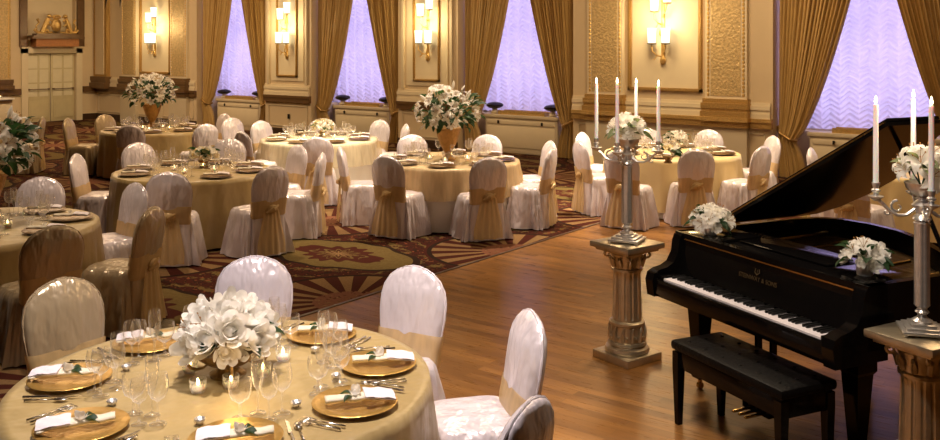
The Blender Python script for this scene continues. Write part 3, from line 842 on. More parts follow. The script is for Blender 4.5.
napflower_me = rose_mb(.024, 3, 5).mesh('napkin_flower', M['petal'])
napleaf_me = leaf_mb(.075, .022).mesh('leaf', M['leaf'])

def napkin(label, group, loc, rz, full=True):
    t = thing('folded_napkin', label, 'napkin', loc, rz, group)
    inst('roll', napA, t); inst('flap', napB, t)
    inst('flower', napflower_me, t, (-.012, .008, .040), (.3, -.2, 0), 1.35); 
    if full:
        inst('leaf', napleaf_me, t, (-.03, .01, .040), (.1, .15, 2.7), .75); inst('leaf', napleaf_me, t, (-.03, -.012, .040), (.1, .15, 3.8), .6)
    return t
fork_mb = MB()
fork_mb.tube([(0, -.09, .006), (0, .0, .004), (0, .04, .006)], [.005, .0035, .003], 6)
fork_mb.box(-.011, .011, .04, .06, .004, .007, b=.001)
for q in range(4): fork_mb.tube([(-.009+.006*q, .058, .006), (-.009+.006*q, .10, .009)], .0017, 5)
fork_me = fork_mb.mesh('fork', M['steel'])
knife_mb = MB(); knife_mb.tube([(0, -.11, .006), (0, -.02, .006), (0, .0, .005)], [.0065, .0055, .004], 8)
knife_mb.prism([(-.009, .0), (.006, 0), (.007, .10), (-.003, .13)], .003, .006); knife_me = knife_mb.mesh('knife', M['steel'], True, 30)
spoon_mb = MB(); spoon_mb.tube([(0, -.09, .005), (0, .03, .006)], [.005, .0025], 6); spoon_mb.ball((0, .055, .008), .03, 10, 6, (.55, 1, .22)); spoon_me = spoon_mb.mesh('spoon', M['steel'])
vot_me = MB().lathe([(.001, 0), (.026, 0), (.034, .02), (.036, .055), (.034, .055), (.032, .02), (.024, .006), (.001, .006)], 18).mesh('votive_glass', M['glass'])
wax_me = MB().lathe([(.001, .007), (.024, .007), (.027, .024), (.001, .024)], 14).mesh('wax', M['wax'])
vfl_me = MB().lathe([(.001, .026), (.007, .032), (.008, .040), (.004, .052), (.0005, .06)], 10).mesh('flame', M['votive'])
def votive(label, group, loc):
    t = thing('votive_candle', label, 'candle', loc, 0, group)
    inst('holder', vot_me, t); inst('wax', wax_me, t); inst('flame', vfl_me, t)
    return t
tz = TOPZ+.004

# --- nearest table, every setting by hand
T1 = TB['T1']
spots = [(-141, 'beside the left beige-shaded chair', 1), (-90, 'in the lower left corner', 2), (-35, 'cut by the bottom edge', 3), (11, 'at the lower right rim', 4),
         (51, 'at the rim nearest the dance floor', 5), (98, 'at the far right rim', 6), (138, 'hidden behind the lily bowl', 7), (174, 'at the upper left rim', 8)]
for ang, where, idx in spots:
    a = radians(ang); rr_ = .665
    x, y = T1[0]+rr_*cos(a), T1[1]+rr_*sin(a); ux, uy = cos(a), sin(a); rx, ry = -sin(a), cos(a)   # r: to the diner's left? diner faces -u
    o = inst('charger', charger_me, None, (x, y, tz)); tag(o, 'round gold charger plate %s' % where, 'plate', 'gold chargers on the nearest table')
    if idx not in (7,):
        napkin('rolled white napkin with flower on the plate %s' % where, 'flowered napkins on the nearest table', (x+.02*ux, y+.02*uy, tz+.006), TH+radians({1: 188, 2: 202, 3: 192, 4: 14, 5: 8, 6: 5, 8: 195}.get(idx, 10)))
    # diner sits at +u, facing -u; diner's right hand is (ry... )
    rgt = (-ux*0+uy*-1*-1, -ux) ; rgt = (uy*-1, ux)
    rgt = (-(-uy), -ux)
    fx_, fy_ = -ux, -uy; rgt = (fy_, -fx_)
    ang_c = atan2(fy_, fx_)-pi/2
    for nm, me_, off in (('fork', fork_me, -.205), ('fork', fork_me, -.235), ('knife', knife_me, .20), ('spoon', spoon_me, .235)):
        o = inst(nm, me_, None, (x+rgt[0]*off, y+rgt[1]*off, tz), (0, 0, ang_c+.03))
        tag(o, 'silver %s %s the plate %s' % (nm, 'left of' if off < 0 else 'right of', where), nm, 'cutlery on the nearest table')
        if nm == 'fork': o['label'] = '%s silver fork by the plate %s' % ('inner' if off > -.21 else 'outer', where)
    for nm, me_, o1, o2, sc_ in (('champagne_flute', flute_me, .10, .235, 1.0), ('wine_glass', wine_me, .19, .20, 1.0), ('water_goblet', gob_me, .03, .20, 1.0), ('wine_glass', wine_me, .135, .155, .9)):
        gx = x+fx_*o2+rgt[0]*o1; gy = y+fy_*o2+rgt[1]*o1
        o = inst(nm, me_, None, (gx, gy, tz), (0, 0, 0), sc_)
        kind = nm.replace('_', ' ')
        if sc_ == .9: kind = 'smaller wine glass'
        elif nm == 'wine_glass': kind = 'larger wine glass'
        tag(o, 'clear crystal %s behind the plate %s' % (kind, where), 'glass', 'crystal glasses on the nearest table')
    o = inst('salt_dish', MB().lathe([(.001, .0), (.012, .0), (.02, .012), (.022, .022), (.018, .022), (.012, .008), (.001, .006)], 12).mesh('salt_dish', M['silver']), None, (x+fx_*.20-rgt[0]*.12, y+fy_*.20-rgt[1]*.12, tz))
    tag(o, 'tiny silver salt dish near the plate %s' % where, 'dish', 'salt dishes on the nearest table')
for q, (px, py, lb) in enumerate(((198, 392, 'left of the bronze bowl'), (231, 388, 'in front of the bronze bowl'), (263, 376, 'right of the bronze bowl'), (283, 360, 'furthest right of the bronze bowl'), (190, 372, 'by the left handle of the bowl'))):
    votive('glowing glass votive candle %s on the nearest table' % lb, 'votives on the nearest table', (*P(px, py, tz), tz))
l = bpy.data.lights.new('votive_light', 'POINT'); l.energy = .8; l.color = (1, .62, .25); l.shadow_soft_size = .06
lo = bpy.data.objects.new('votive_light', l); C.objects.link(lo); lo.location = (*P(235, 384, .84), .84)

# --- flower arrangement builder
def bouquet(t, c0, rad, nfl, nleaf, kinds, seed, squash=(1, 1, .8), sc_=1.0, low=-.15, leafm=None, lk=1.0):
    rr = random.Random(seed); c0 = Vector(c0)
    for i in range(nfl):
        zq = 1-(1-low)*(i+.5)/nfl; ph = i*2.39996+rr.uniform(-.2, .2); rh = sqrt(max(0, 1-zq*zq))
        d = Vector((rh*cos(ph), rh*sin(ph), zq)); p = c0+Vector((d.x*squash[0], d.y*squash[1], d.z*squash[2]))*rad*rr.uniform(.85, 1.05)
        kd = rr.choice(kinds); e = euler_to(d+Vector((rr.uniform(-.25, .25), rr.uniform(-.25, .25), rr.uniform(-.1, .25))), rr.uniform(0, 6))
        s_ = sc_*rr.uniform(.85, 1.15)
        if kd == 'lily':
            o = inst('lily', rr.choice(lily_me), t, p, e, s_*lk); inst('stamens', stam_me, o)
        elif kd == 'rose': inst('rose', rr.choice(rose_me), t, p, e, s_*1.25)
        elif kd == 'cream': inst('rose', rr.choice(rosec_me), t, p, e, s_*1.2)
        else: inst('bud', bud_me, t, p, e, s_)
    for i in range(nleaf):
        ph = rr.uniform(0, 2*pi); zq = rr.uniform(low-.2, .75); rh = sqrt(max(0, 1-zq*zq))
        d = Vector((rh*cos(ph), rh*sin(ph), zq)); p = c0+Vector((d.x*squash[0], d.y*squash[1], d.z*squash[2]))*rad*rr.uniform(.5, .92)
        rot = d.to_track_quat('X', 'Z').to_euler()
        inst('leaf', leafm or leaf_me, t, p, (rot.x+rr.uniform(-.6, .6), rot.y, rot.z), min(sc_, 1.1 if sc_ < 1.3 else .75)*rr.uniform(.8, 1.3))
def stems(m, base, c0, rad, n, seed):
    rr = random.Random(seed)
    for i in range(n):
        a = rr.uniform(0, 2*pi); q = rr.uniform(.3, .8)
        m.tube([base, (base[0]+rad*.2*cos(a), base[1]+rad*.2*sin(a), (base[2]+c0[2])/2), (c0[0]+rad*q*cos(a), c0[1]+rad*q*sin(a), c0[2]+rad*rr.uniform(-.2, .6))], .004, 5)

cen = P(228, 375, tz)
t = thing('flower_arrangement', 'white rose and lily arrangement in a bronze scroll-handled bowl on the nearest table', 'flowers', (*cen, tz), TH)
m = MB().lathe([(.001, 0), (.075, 0), (.08, .012), (.05, .03), (.045, .04), (.09, .06), (.125, .085), (.135, .11), (.14, .118), (.12, .112), (.06, .09), (.001, .09)], 32, fl=lambda a, z: 1+.03*cos(12*a))
m.build('bowl', M['bronze'], t)
for q in range(4):
    a = q*pi/2+.35; u = Vector((cos(a), sin(a), 0)); m = MB()
    m.tube([tuple(u*(.125+.045*sin(s_))+Vector((0, 0, .075+.035*cos(s_)))*1) for s_ in [i*.6 for i in range(10)]], [.010-.0006*i for i in range(10)], 7)
    m.build('scroll_handle', M['bronze'], t)
bouquet(t, (0, 0, .165), .145, 24, 26, ['rose', 'rose', 'rose', 'rose', 'lily'], 3, (1.1, 1.1, .85), 1.5, -.1, None, .66)
bouquet(t, (0, 0, .15), .10, 12, 4, ['rose'], 4, (1.1, 1.1, .9), 1.5)

# --- distant settings
def spray_low(kx, px, py, label, z0, rad, nfl, kinds, vase='bowl'):
    c_ = P(px, py, z0)
    t = thing('flower_arrangement', label, 'flowers', (*c_, z0))
    if vase == 'bowl': MB().lathe([(.001, 0), (.05, 0), (.055, .01), (.03, .025), (.05, .05), (.075, .08), (.07, .085), (.001, .07)], 18).build('bowl', M['bronze'], t)
    else: MB().lathe([(.001, 0), (.045, 0), (.05, .01), (.03, .04), (.055, .10), (.06, .13), (.05, .135), (.001, .12)], 18).build('vase', M['silver'], t)
    bouquet(t, (0, 0, .12 if vase == 'bowl' else .18), rad, nfl, nfl//2+4, kinds, int(px), (1, 1, .75), 1.0, -.05)
    return t
tall_g = None
def tall(px, py, label, seed, hv=.40, mat='urn'):
    c_ = P(px, py, tz); t = thing('tall_flower_urn', label, 'flowers', (*c_, tz))
    MB().lathe([(.001, 0), (.09, 0), (.095, .02), (.05, .05), (.04, .09), (.06, .13), (.10, .20), (.135, .30), (.15, .36), (.165, .38), (.165, .40), (.14, .395), (.05, .36), (.001, .36)], 28, fl=lambda a, z: 1+.02*cos(14*a)*(z > .1)).build('urn', M[mat], t)
    m = MB(); stems(m, (0, 0, .36), (0, 0, .62), .30, 14, seed); m.build('stems', M['leaf'], t)
    bouquet(t, (0, 0, .60), .31, 42, 60, ['lily', 'lily', 'lily', 'bud'], seed, (1.15, 1.15, .92), 1.15, -.55)
    bouquet(t, (0, 0, .58), .37, 0, 46, ['lily'], seed+1, (1.15, 1.15, .9), 1.1, -.4)
    return t
tall(152, 127, 'tall gilt urn overflowing with white lilies on the far left table', 5)
tall(448, 160, 'tall gilt urn of white lilies with dark leaves on the centre table', 6)
tall(-14, 222, 'white lilies with dark leaves cut off by the left edge of the photo', 8)
spray_low('T3', 204, 167, 'low cream and white flower arrangement on the left middle table', tz, .12, 20, ['lily', 'rose', 'cream', 'cream'])
spray_low('T5', 322, 136, 'low white flower arrangement on the spotlit white table', tz, .15, 18, ['lily', 'cream'])
spray_low('T7', 676, 155, 'small vase of white lilies on the right-hand table', tz, .11, 14, ['lily', 'lily', 'rose'], 'vase')
spray_low('T7', 668, 163, 'pale cream posy at the left of the right-hand table', tz, .10, 10, ['cream', 'rose'])

def settings(kx, n, phase, skip=(), glasses=4):
    c_ = TB[kx]; s_ = short[kx]
    for i in range(n):
        if i in skip: continue
        a = 2*pi*i/n+phase; x, y = c_[0]+.67*cos(a), c_[1]+.67*sin(a); fx_, fy_ = -cos(a), -sin(a); rg = (fy_, -fx_)
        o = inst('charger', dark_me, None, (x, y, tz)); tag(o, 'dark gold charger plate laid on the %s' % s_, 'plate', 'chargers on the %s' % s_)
        t = thing('folded_napkin', 'folded napkin with a white flower on a charger, %s' % s_, 'napkin', (x, y, tz+.006), TH+.2, 'napkins on the %s' % s_)
        inst('roll', napA, t); inst('flap', napB, t); inst('flower', napflower_me, t, (-.012, .008, .042))
        for nm, me_, o1, o2 in (('champagne_flute', flute_me, .10, .24), ('wine_glass', wine_me, .19, .20), ('water_goblet', gob_me, .03, .20), ('wine_glass', wine_me, .13, .16))[:glasses]:
            o = inst(nm, me_, None, (x+fx_*o2+rg[0]*o1, y+fy_*o2+rg[1]*o1, tz)); tag(o, 'clear stemmed %s on the %s' % (nm.replace('_', ' '), s_), 'glass', '%s glasses on the %s' % (nm.replace('_', ' '), s_))
    for i in range(4):
        a = i*pi/2+.5; votive('lit votive candle round the flowers on the %s' % s_, 'votives on the %s' % s_, (c_[0]+.24*cos(a), c_[1]+.24*sin(a), tz))
for kx, ph in (('T2', .3), ('T3', .5), ('T0', .1), ('T5', .35), ('T6', .55), ('T7', .2)):
    sk = ()
    if kx == 'T2': sk = tuple(i for i in range(8) if -.604*0+CT*(.67*cos(2*pi*i/8+ph))+ST*(.67*sin(2*pi*i/8+ph)) < -.2)
    settings(kx, 8, ph, sk)

# ------------------------------------------------------------------ pedestals and candelabra
def make_pedestal():
    t = thing('display_pedestal', '', 'pedestal')
    m = MB(); m.box(-.17, .17, -.17, .17, 0, .055, b=.006); m.build('base_plate', M['stonegilt'], t)
    m = MB(); m.lathe([(.001, .055), (.145, .055), (.155, .07), (.150, .09), (.128, .098), (.125, .105), (.135, .115), (.130, .13), (.115, .135), (.112, .24), (.125, .25), (.125, .265), (.108, .275), (.001, .275)], 40)
    for q in range(12):
        a = 2*pi*q/12; u = Vector((cos(a), sin(a), 0)); v = Vector((-sin(a), cos(a), 0))
        m.tube([tuple(u*.113+Vector((0, 0, .14))), tuple(u*.125+Vector((0, 0, .17))), tuple(u*.128+Vector((0, 0, .21))), tuple(u*.122+v*.012+Vector((0, 0, .24)))], [.016, .013, .010, .006], 6)
        m.ball(tuple(u*.120+v*.03+Vector((0, 0, .17))), .012, 6, 4)
    m.build('carved_drum', M['stonegilt'], t)
    def fl(a, z): return 1-.085*(max(0, cos(a*14)))**.6*(1 if .3 < z < .60 else 0)
    m = MB(); m.lathe([(.10, .275), (.102, .29)]+[(.102-.008*i/10, .305+.29*i/10) for i in range(11)]+[(.096, .61), (.10, .62)], 168, fl=fl)
    m.build('fluted_shaft', M['stonegilt'], t)
    m = MB(); m.lathe([(.095, .615), (.108, .62), (.108, .635), (.098, .642), (.100, .70), (.115, .735), (.14, .75), (.14, .76), (.001, .76)], 40)
    for q in range(4):
        a = pi/4+q*pi/2; u = Vector((cos(a), sin(a), 0))
        m.tube([tuple(u*(.135+.028*sin(s_)*(1-s_/8))+Vector((0, 0, .725+.026*cos(s_)*(1-s_/8)))) for s_ in [i*.7 for i in range(9)]], [.012-.0009*i for i in range(9)], 7)
    for q in range(10):
        a = 2*pi*q/10; u = Vector((cos(a), sin(a), 0))
        m.tube([tuple(u*.10+Vector((0, 0, .65))), tuple(u*.112+Vector((0, 0, .69))), tuple(u*.128+Vector((0, 0, .715))), tuple(u*.132+Vector((0, 0, .70)))], [.016, .015, .010, .004], 6)
    m.build('capital', M['stonegilt'], t)
    m = MB(); m.box(-.155, .155, -.155, .155, .755, .775, b=.004); m.box(-.185, .185, -.185, .185, .775, .815, b=.008); m.build('top_plate', M['stonegilt'], t)
    return t
def make_candelabrum():
    t = thing('candelabrum', '', 'candelabrum')
    m = MB()
    for (h_, z0, z1) in ((.105, .012, .028), (.085, .028, .042), (.060, .042, .058)): m.box(-h_, h_, -h_, h_, z0, z1, b=.004)
    for sx in (-1, 1):
        for sy in (-1, 1): m.ball((sx*.09, sy*.09, .010), .012, 8, 5)
    m.lathe([(.045, .058), (.05, .07), (.025, .085), (.02, .10), (.034, .115), (.022, .13), (.028, .14)], 20); m.build('base', M['silver'], t)
    def fl(a, z): return 1-.07*max(0, cos(a*8))
    m = MB(); m.lathe([(.028, .14), (.038, .15), (.037, .16), (.036, .57), (.041, .585), (.03, .595)], 80, fl=fl); m.build('stem', M['silver'], t)
    m = MB(); m.lathe([(.03, .595), (.045, .605), (.04, .62), (.022, .635), (.034, .66), (.05, .68), (.03, .70), (.02, .71), (.025, .72), (.02, .73)], 24)
    m.lathe([(.02, .72), (.05, .74), (.075, .77), (.085, .80), (.08, .80), (.05, .76), (.001, .745)], 24); m.build('hub', M['silver'], t)
    for q in range(4):
        a = q*pi/2; u = Vector((cos(a), sin(a), 0))
        m = MB(); pt = [(.03, .66), (.07, .625), (.11, .62), (.15, .64), (.18, .675), (.20, .695), (.215, .70)]
        m.tube([tuple(u*r_+Vector((0, 0, z))) for r_, z in pt], .009, 8)
        m.tube([tuple(u*(.115+.035*sin(s_)*(1-s_/9))+Vector((0, 0, .665+.035*cos(s_)*(1-s_/9)))) for s_ in [i*.6 for i in range(11)]], [.008-.0005*i for i in range(11)], 6)
        m.tube([tuple(u*(.165+.022*sin(-s_)*(1-s_/9))+Vector((0, 0, .635+.02*cos(s_)*(1-s_/9)))) for s_ in [i*.6 for i in range(11)]], [.007-.0005*i for i in range(11)], 6)
        A = m.build('arm', M['silver'], t)
        m = MB(); m.lathe([(.006, .69), (.02, .70), (.036, .712), (.038, .718), (.016, .722), (.013, .735), (.022, .745), (.022, .752), (.013, .76), (.018, .775), (.020, .79), (.001, .79)], 18, off=tuple(u*.215)); m.build('candle_cup', M['silver'], A)
    return t
PB1 = P(627, 358); ped = make_pedestal(); tag(ped, 'silver-gilt fluted column pedestal standing on the wood floor left of the piano', 'pedestal', None, PB1, radians(-16))
PB2 = P(922, 333, .815); ped2 = dup(ped, label='silver-gilt fluted column pedestal at the lower right edge in front of the piano', loc=PB2, rz=radians(-24))
# candelabrum 1: arm directions chosen in camera frame
def cam_ang(X, Y): return atan2(Y, X)+TH
cb = make_candelabrum(); r1 = cam_ang(.2, -.1)
tag(cb, 'silver candelabrum with four lit candles on the pedestal left of the piano', 'candelabrum', None, (*PB1, .815), r1); cb.scale = (1.04, 1.04, .90)
r2 = cam_ang(-.205, .06)+pi
r2 = cam_ang(-.205, .055)
cb2 = dup(cb, label='silver candelabrum with tall candles at the right edge in front of the piano', loc=(*PB2, .815), rz=r2); cb2.scale = (.95, .95, .90)
def candle(x, y, z, h_, label, group):
    t = thing('taper_candle', label, 'candle', (x, y, z), 0, group)
    MB().lathe([(.001, 0), (.0135, 0), (.0125, h_*.6), (.0115, h_-.004), (.007, h_), (.001, h_-.002)], 16).build('wax', M['wax'], t)
    MB().tube([(0, 0, h_-.004), (.001, 0, h_+.012)], .0012, 5).build('wick', M['iron'], t)
    MB().lathe([(.001, h_+.002), (.006, h_+.008), (.0075, h_+.016), (.005, h_+.028), (.001, h_+.042)], 10).build('flame', M['flame'], t)
for q, lb in enumerate(('rightmost', 'back', 'leftmost', 'second from the left')):
    a = r1+q*pi/2; candle(PB1[0]+.2236*cos(a), PB1[1]+.2236*sin(a), .815+.71, [.40, .40, .41, .42][q]-.05+.03, 'lit white taper candle, %s on the candelabrum left of the piano' % lb, 'candles of the left candelabrum')
for q, lb in enumerate(('leftmost', 'rear', 'right', 'front')):
    a = r2+q*pi/2; candle(PB2[0]+.2043*cos(a), PB2[1]+.2043*sin(a), .815+.71, [.38, .39, .38, .40][q], 'lit white taper candle, %s one on the candelabrum at the right edge' % lb, 'candles of the right candelabrum')
for (pb, lb, sd) in ((PB1, 'white lilies and pale leaves crowning the candelabrum left of the piano', 21), (PB2, 'white lilies crowning the candelabrum at the right edge', 22)):
    t = thing('candelabrum_flowers', lb, 'flowers', (*pb, 1.515))
    bouquet(t, (0, 0, .07), .075 if sd == 21 else .075, 12, 12, ['lily', 'lily', 'rose'], sd, (1.15, 1.15, .9), 1.0, -.25, leafl_me)
    m = MB(); stems(m, (0, 0, -.02), (0, 0, .06), .07, 8, sd); m.build('stems', M['leaf'], t)

# ------------------------------------------------------------------ grand piano
C0 = (-2.683, 5.412); PA = radians(-27.8)
pi_ = thing('grand_piano', 'black polished grand piano with its lid raised on the wood floor', 'piano', (*C0, 0), PA)
BW = 1.54
outline = [(0, .22), (BW, .22), (BW, .95), (1.51, 1.05), (1.41, 1.15), (1.22, 1.24), (1.02, 1.36), (.85, 1.47), (.62, 1.56), (.36, 1.58), (.14, 1.53), (.03, 1.42), (0, 1.25)]
def inset(poly, d):
    n = len(poly); out = []
    for i in range(n):
        p0, p1, p2 = Vector(poly[i-1]), Vector(poly[i]), Vector(poly[(i+1) % n])
        e1 = (p1-p0).normalized(); e2 = (p2-p1).normalized(); nn = Vector((-(e1.y+e2.y), e1.x+e2.x)).normalized()
        k_ = 1/max(.5, sqrt((1+e1.dot(e2))/2)); out.append(tuple(p1+nn*d*k_))
    return out
inn = inset(outline, .045)
m = MB(); n = len(outline)
m.loft([[(x, y, .66) for x, y in outline], [(x, y, .985) for x, y in outline], [(x, y, .985) for x, y in inn], [(x, y, .80) for x, y in inn]], cap0=True, cap1=False)
m.build('rim', M['lacquer'], pi_, ang=25)
MB().prism(inset(outline, .046), .80, .86).build('iron_plate', M['plate'], pi_, sm=False)
m = MB()
for q in range(46):
    u = .12+q*.027; m.tube([(u, .66, .885), (u-.02*(q/46), 1.50-.42*max(0, (u-.5)), .885)], .0012, 4)
for q in range(5): m.tube([(.15+.29*q, .62, .89), (.12+.28*q, 1.42-.36*max(0, .1+.29*q-.4), .89)], .012, 6)
m.build('strings', M['brass'], pi_)
# key bed, arms
m = MB(); m.box(.04, BW-.04, .02, .40, .60, .675, b=.004); m.build('key_bed', M['lacquer'], pi_)
cheek = [(.0, .60), (-.015, .70), (.0, .745), (.04, .765), (.10, .775), (.15, .80), (.185, .86), (.195, .93), (.21, .965), (.235, .985), (.36, .985), (.36, .60)]
for u0, u1 in ((0, .075), (BW-.075, BW)):
    m = MB(); m.loft([[(u0, y, z) for y, z in cheek], [(u1, y, z) for y, z in cheek]]); m.build('arm', M['lacquer'], pi_, ang=25)
m = MB(); m.box(.075, BW-.075, 0, .03, .62, .715, b=.006); m.build('key_slip', M['lacquer'], pi_)
for u0, u1 in ((.075, .125), (BW-.125, BW-.075)): MB().box(u0, u1, .03, .20, .66, .735, b=.006).build('key_block', M['lacquer'], pi_)
kw = (BW-.25)/52
wk = MB().box(.0006, kw-.0006, .035, .19, .69, .722, b=.0015).mesh('white_key', M['whitekey'], True, 30)
bk = MB().box(-.0065, .0065, .085, .19, .715, .736, b=.002).mesh('black_key', M['blackkey'], True, 30)
for q in range(52): inst('white_key', wk, pi_, (.125+q*kw, 0, 0))
for q in range(51):
    if (q % 7) in (0, 2, 3, 5, 6): inst('black_key', bk, pi_, (.125+(q+1)*kw, 0, 0))
fb = MB(); fb.loft([[(u, y, z) for y, z in ((.185, .735), (.205, .80), (.225, .945), (.24, .96), (.27, .96), (.27, .735))] for u in (.075, BW-.075)]); fbo = fb.build('fallboard', M['lacquer'], pi_, ang=25)
m = MB(); m.box(.09, BW-.09, .219, .2235, .944, .952); m.build('edge_reflection', M['brass'], fbo, sm=False)  # brass strip drawn for the gold reflection along the fallboard's top edge
cu = bpy.data.curves.new('lettering', 'FONT'); cu.body = 'STEINWAY & SONS'; cu.size = .036; cu.extrude = .0006; cu.align_x = 'CENTER'; cu.materials.append(M['faintgilt'])
tmp = bpy.data.objects.new('lettering_curve', cu); C.objects.link(tmp); bpy.context.view_layer.update(); lme = bpy.data.meshes.new_from_object(tmp.evaluated_get(bpy.context.evaluated_depsgraph_get())); bpy.data.objects.remove(tmp)
tx = bpy.data.objects.new('lettering', lme); C.objects.link(tx); tx.parent = fbo; tx.location = (BW/2, .2065, .835); tx.rotation_euler = (radians(82), 0, 0)
m = MB(); m.tube([(BW/2-.014, .210, .905), (BW/2-.018, .206, .885), (BW/2, .203, .872), (BW/2+.018, .206, .885), (BW/2+.014, .210, .905)], .0025, 5); m.tube([(BW/2, .204, .875), (BW/2, .21, .902)], .0018, 5); m.build('lyre_emblem', M['faintgilt'], fbo)
m = MB(); m.box(.05, BW-.05, .26, .72, .945, .968, b=.004); m.build('music_shelf', M['lacquer'], pi_)
m = MB(); m.box(.40, 1.10, .40, .58, .970, .982, b=.004); m.build('music_desk', M['lacquer'], pi_)
for u0, u1 in ((.045, .37), (BW-.37, BW-.045)): MB().box(u0, u1, .235, .60, .967, .986, b=.003).build('side_shelf', M['lacquer'], pi_)
# lid
LA = radians(29.6)
lid_o = [(0, .58), (BW+.01, .58), (BW+.01, 1.0), (1.50, 1.09), (1.39, 1.17), (1.20, 1.26), (1.02, 1.38), (.85, 1.49), (.62, 1.575), (.36, 1.595), (.13, 1.545), (.02, 1.43), (0, 1.25)]
lid = MB().prism(lid_o, 0, .022).build('lid', M['lacquer'], pi_, sm=False); lid.location = (0, 0, .992); lid.rotation_euler = (0, -LA, 0)
fl_ = MB().box(0, BW+.01, .60, 1.0, .026, .046, b=.003).build('front_flap', M['lacquer'], lid)
MB().box(.02, BW-.01, .585, .60, .020, .032).build('flap_hinge', M['brass'], lid, sm=False)
pu, pv = 1.40, .98
tp = (1.17, 1.02); zt_ = .992+sin(LA)*tp[0]
m = MB(); m.tube([(pu+.02, pv, .96), (cos(LA)*1.22, 1.02, .99+sin(LA)*1.22)], .013, 8); m.build('prop_stick', M['lacquer'], pi_)
def leg(u, v):
    m = MB(); m.loft([[(u+sx*h_, v+sy*h_, z) for sx, sy in ((-1, -1), (1, -1), (1, 1), (-1, 1))] for z, h_ in ((.07, .035), (.10, .045), (.14, .032), (.50, .055), (.52, .068), (.66, .068))])
    L = m.build('leg', M['lacquer'], pi_, ang=20)
    m = MB(); m.tube([(u-.012, v, .021), (u+.012, v, .021)], .021, 12); m.box(u-.008, u+.008, v-.01, v+.01, .03, .08); m.build('caster', M['brass'], L)
leg(.15, .30); leg(BW-.14, .30); leg(.55, 1.30)
m = MB(); m.box(.69, .71, .26, .30, .14, .64); m.box(.81, .83, .26, .30, .14, .64); m.box(.65, .87, .20, .32, .08, .15, b=.006); ly = m.build('pedal_lyre', M['lacquer'], pi_, ang=25)
for q in range(3): MB().box(.70+q*.05, .72+q*.05, .08, .20, .085, .098, b=.004).build('pedal', M['brass'], ly)
def p2w(u, v): return (C0[0]+u*cos(PA)-v*sin(PA), C0[1]+u*sin(PA)+v*cos(PA))
def piano_flowers(u, v, label, sd, rad):
    t = thing('flower_arrangement', label, 'flowers', (*p2w(u, v), .987))
    MB().lathe([(.001, 0), (.04, 0), (.045, .03), (.04, .06), (.001, .05)], 16).build('bowl', M['silver'], t)
    bouquet(t, (0, 0, .075), rad, 20, 18, ['rose', 'rose', 'lily'], sd, (1, 1, .85), .82, -.15)
piano_flowers(.20, .34, 'round white flower arrangement on the left corner of the piano', 31, .095)
piano_flowers(1.36, .40, 'round white flower arrangement with cream roses on the right of the piano top', 33, .085)

# bench
bn = thing('piano_bench', 'black upholstered bench drawn up to the piano keyboard', 'bench', (-1.85, 4.955, 0), PA); bn.scale = (.95, 1, 1)
m = MB(); rows = []
m.box(-.47, .47, -.19, .19, .43, .485, b=.02); m.build('seat', M['leather'], bn)
m = MB()
for i in range(6):
    for j in range(3): MB().ball((-.375+.15*i, -.12+.12*j, .486), .012, 8, 5, (1, 1, .4)).build('button', M['leather'], bn)
MB().box(-.45, .45, -.17, .17, .33, .43, b=.004).build('apron', M['lacquer'], bn)
for sx in (-1, 1):
    for sy in (-1, 1):
        m = MB(); m.loft([[(sx*.43+a*h_, sy*.155+b*h_, z) for a, b in ((-1, -1), (1, -1), (1, 1), (-1, 1))] for z, h_ in ((0, .016), (.33, .026), (.42, .026))]); m.build('leg', M['lacquer'], bn, sm=False)

# ------------------------------------------------------------------ sideboard and chandelier
sb = thing('sideboard', 'white panelled sideboard against the left wall beside the double doors', 'sideboard', (-24.55, 11.1, 0), 0)
MB().box(-.32, .32, -1.0, 1.0, .02, .64).build('body', M['wallpanel'], sb, sm=False)
m = MB()
for q in range(3): m.box(.32, .335, -.93+q*.63, -.36+q*.63, .10, .58, b=.005)
m.build('panel', M['wainscot'], sb)
MB().box(-.34, .36, -1.04, 1.04, .64, .72, b=.01).build('dark_band', M['brownrail'], sb)
MB().box(-.36, .40, -1.08, 1.08, .72, .77, b=.01).build('top', M['whitecloth'], sb)
for q, yy in enumerate((11.9, 11.5)): votive('small lit candle on the white sideboard', 'candles on the sideboard', (-24.35, yy, .772))

cc = c2w(-5.37, 14.0)
cd = thing('chandelier', 'dark iron chandelier whose pointed tips hang in at the top left', 'chandelier', (*cc, 0), TH)
MB().lathe([(.02, 3.1), (.06, 3.15), (.10, 3.3), (.05, 3.45), (.03, 3.9), (.06, 4.1), (.02, 4.3), (.012, ZC), (.001, ZC)], 16).build('stem', M['iron'], cd)
for q in range(8):
    a = q*pi/4+.2; u = Vector((cos(a), sin(a), 0)); m = MB()
    m.tube([tuple(u*r_+Vector((0, 0, z))) for r_, z in ((.05, 3.35), (.25, 3.22), (.5, 3.25), (.62, 3.4), (.62, 3.48))], .016, 7); A = m.build('arm', M['iron'], cd)
    m = MB(); m.lathe([(.002, 3.48), (.012, 3.50), (.018, 3.56), (.006, 3.62), (.001, 3.64)], 10, off=tuple(u*.62)); m.build('bulb', M['bulb'], A)
for dx, zt_, s_ in ((-.105, 2.725, .02), (.11, 2.735, .018), (0, 2.85, .02)):
    m = MB(); m.tube([(dx*.4, 0, 3.3), (dx*.7, 0, 3.1), (dx, 0, 2.95), (dx*1.0-.01, 0, zt_)], [.02, .026, s_+.006, .002], 7); m.build('pointed_drop', M['iron'], cd)

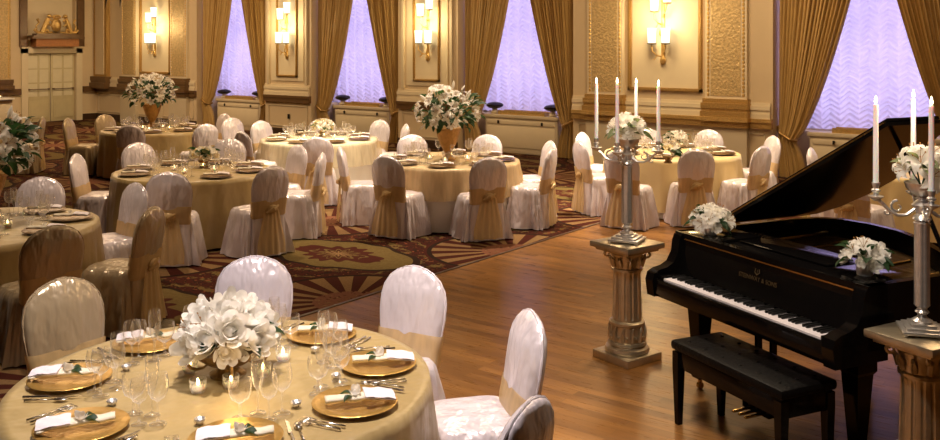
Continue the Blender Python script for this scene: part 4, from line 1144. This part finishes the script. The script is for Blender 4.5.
# ------------------------------------------------------------------ lights
def area(name, loc, size, energy, col, rot=(0, 0, 0), size_y=None, spread=None):
    l = bpy.data.lights.new(name, 'AREA'); l.energy = energy; l.color = col; l.shape = 'RECTANGLE'; l.size = size; l.size_y = size_y or size
    if spread: l.spread = spread
    o = bpy.data.objects.new(name, l); C.objects.link(o); o.location = loc; o.rotation_euler = rot; return o
WARM = (1, .68, .38)
area('ceiling_fill', (-12.5, 10, 5.3), 2.0, 150, WARM)  # ambient fills added at the ceiling, without fixtures of their own
area('ceiling_fill', (-19.5, 11, 5.3), 2.0, 240, WARM)
area('ceiling_fill', (-20.5, 9.5, 5.3), 1.5, 120, (1, .76, .5))  # left-hand fills added to brighten the doors and the crest niche
area('ceiling_fill', (-6.0, 12.0, 5.3), 1.8, 190, (1, .72, .42))
area('ceiling_fill', (-1.5, 9.0, 5.3), 1.8, 110, (1, .70, .40))
def spot(loc, to, energy, col, ang=30, blend=.5, r=.15):
    l = bpy.data.lights.new('spotlight', 'SPOT'); l.energy = energy; l.color = col; l.spot_size = radians(ang); l.spot_blend = blend; l.shadow_soft_size = r
    o = bpy.data.objects.new('spotlight', l); C.objects.link(o); o.location = loc
    o.rotation_euler = (Vector(to)-Vector(loc)).to_track_quat('-Z', 'Y').to_euler()
for kx, en, cl in (('T1', 1250, (1, .87, .82)), ('T2', 520, (1, .78, .58)), ('T3', 640, (1, .74, .48)), ('T0', 300, WARM), ('T5', 1200, (1, .82, .56)), ('T6', 1300, (1, .80, .60)), ('T7', 1300, (1, .80, .55)), ('T9', 600, (1, .76, .48))):
    c_ = TB[kx]; spot((c_[0]+.1, c_[1]+.1, 5.45), (c_[0], c_[1], .6), en, cl, 62, .6, .12)
T5 = TB['T5']; spot((T5[0]+1.5, T5[1]-1.0, 5.3), (T5[0]+.5, T5[1]-.3, .5), 1500, (1, .88, .62), 26)
T7 = TB['T7']; spot((T7[0]-.6, T7[1]-.4, 5.3), (T7[0]-1.7, T7[1]-.3, .3), 2000, (1, .85, .6), 28)
spot((-1.6, 2.6, 5.3), (-2.4, 5.3, .9), 620, (1, .84, .68), 62, .9, .15)  # added fill for the keyboard, pedestals and piano flowers
spot((-3.6, 6.6, 5.45), (-2.6, 5.6, .9), 420, (1, .80, .58), 60, .9, .12)  # second unseen fill added over the piano corner
spot((-.6, .2, 5.2), (T1[0], T1[1], .95), 420, (1, .92, .86), 17, .7, .1)  # frontal fill added to whiten the bowl of flowers
for tg, an in (((*PB1, 1.6), 9), ((*PB2, 1.6), 12), ((*p2w(.2, .34), 1.05), 10), ((*p2w(1.36, .4), 1.05), 10)): spot((-1.4, -.3, 5.2), tg, 260, (1, .92, .84), an, .8, .08)  # narrow unseen fills added to brighten candelabrum and piano flowers
for pb in (PB1, PB2):
    l = bpy.data.lights.new('candle_light', 'POINT'); l.energy = 7; l.color = (1, .76, .50); l.shadow_soft_size = .08
    lo = bpy.data.objects.new('candle_light', l); C.objects.link(lo); lo.location = (*pb, 1.98)
for i, (a, b) in enumerate(bays):
    area('daylight', ((a+b)/2, 16.25, 2.7), b-a-.1, (b-a)*36, (.80, .72, .93), (radians(-90), 0, 0), 3.7)
w = bpy.data.worlds.new('world'); sc.world = w; w.use_nodes = True
w.node_tree.nodes['Background'].inputs[0].default_value = (.20, .20, .45, 1); w.node_tree.nodes['Background'].inputs[1].default_value = .6
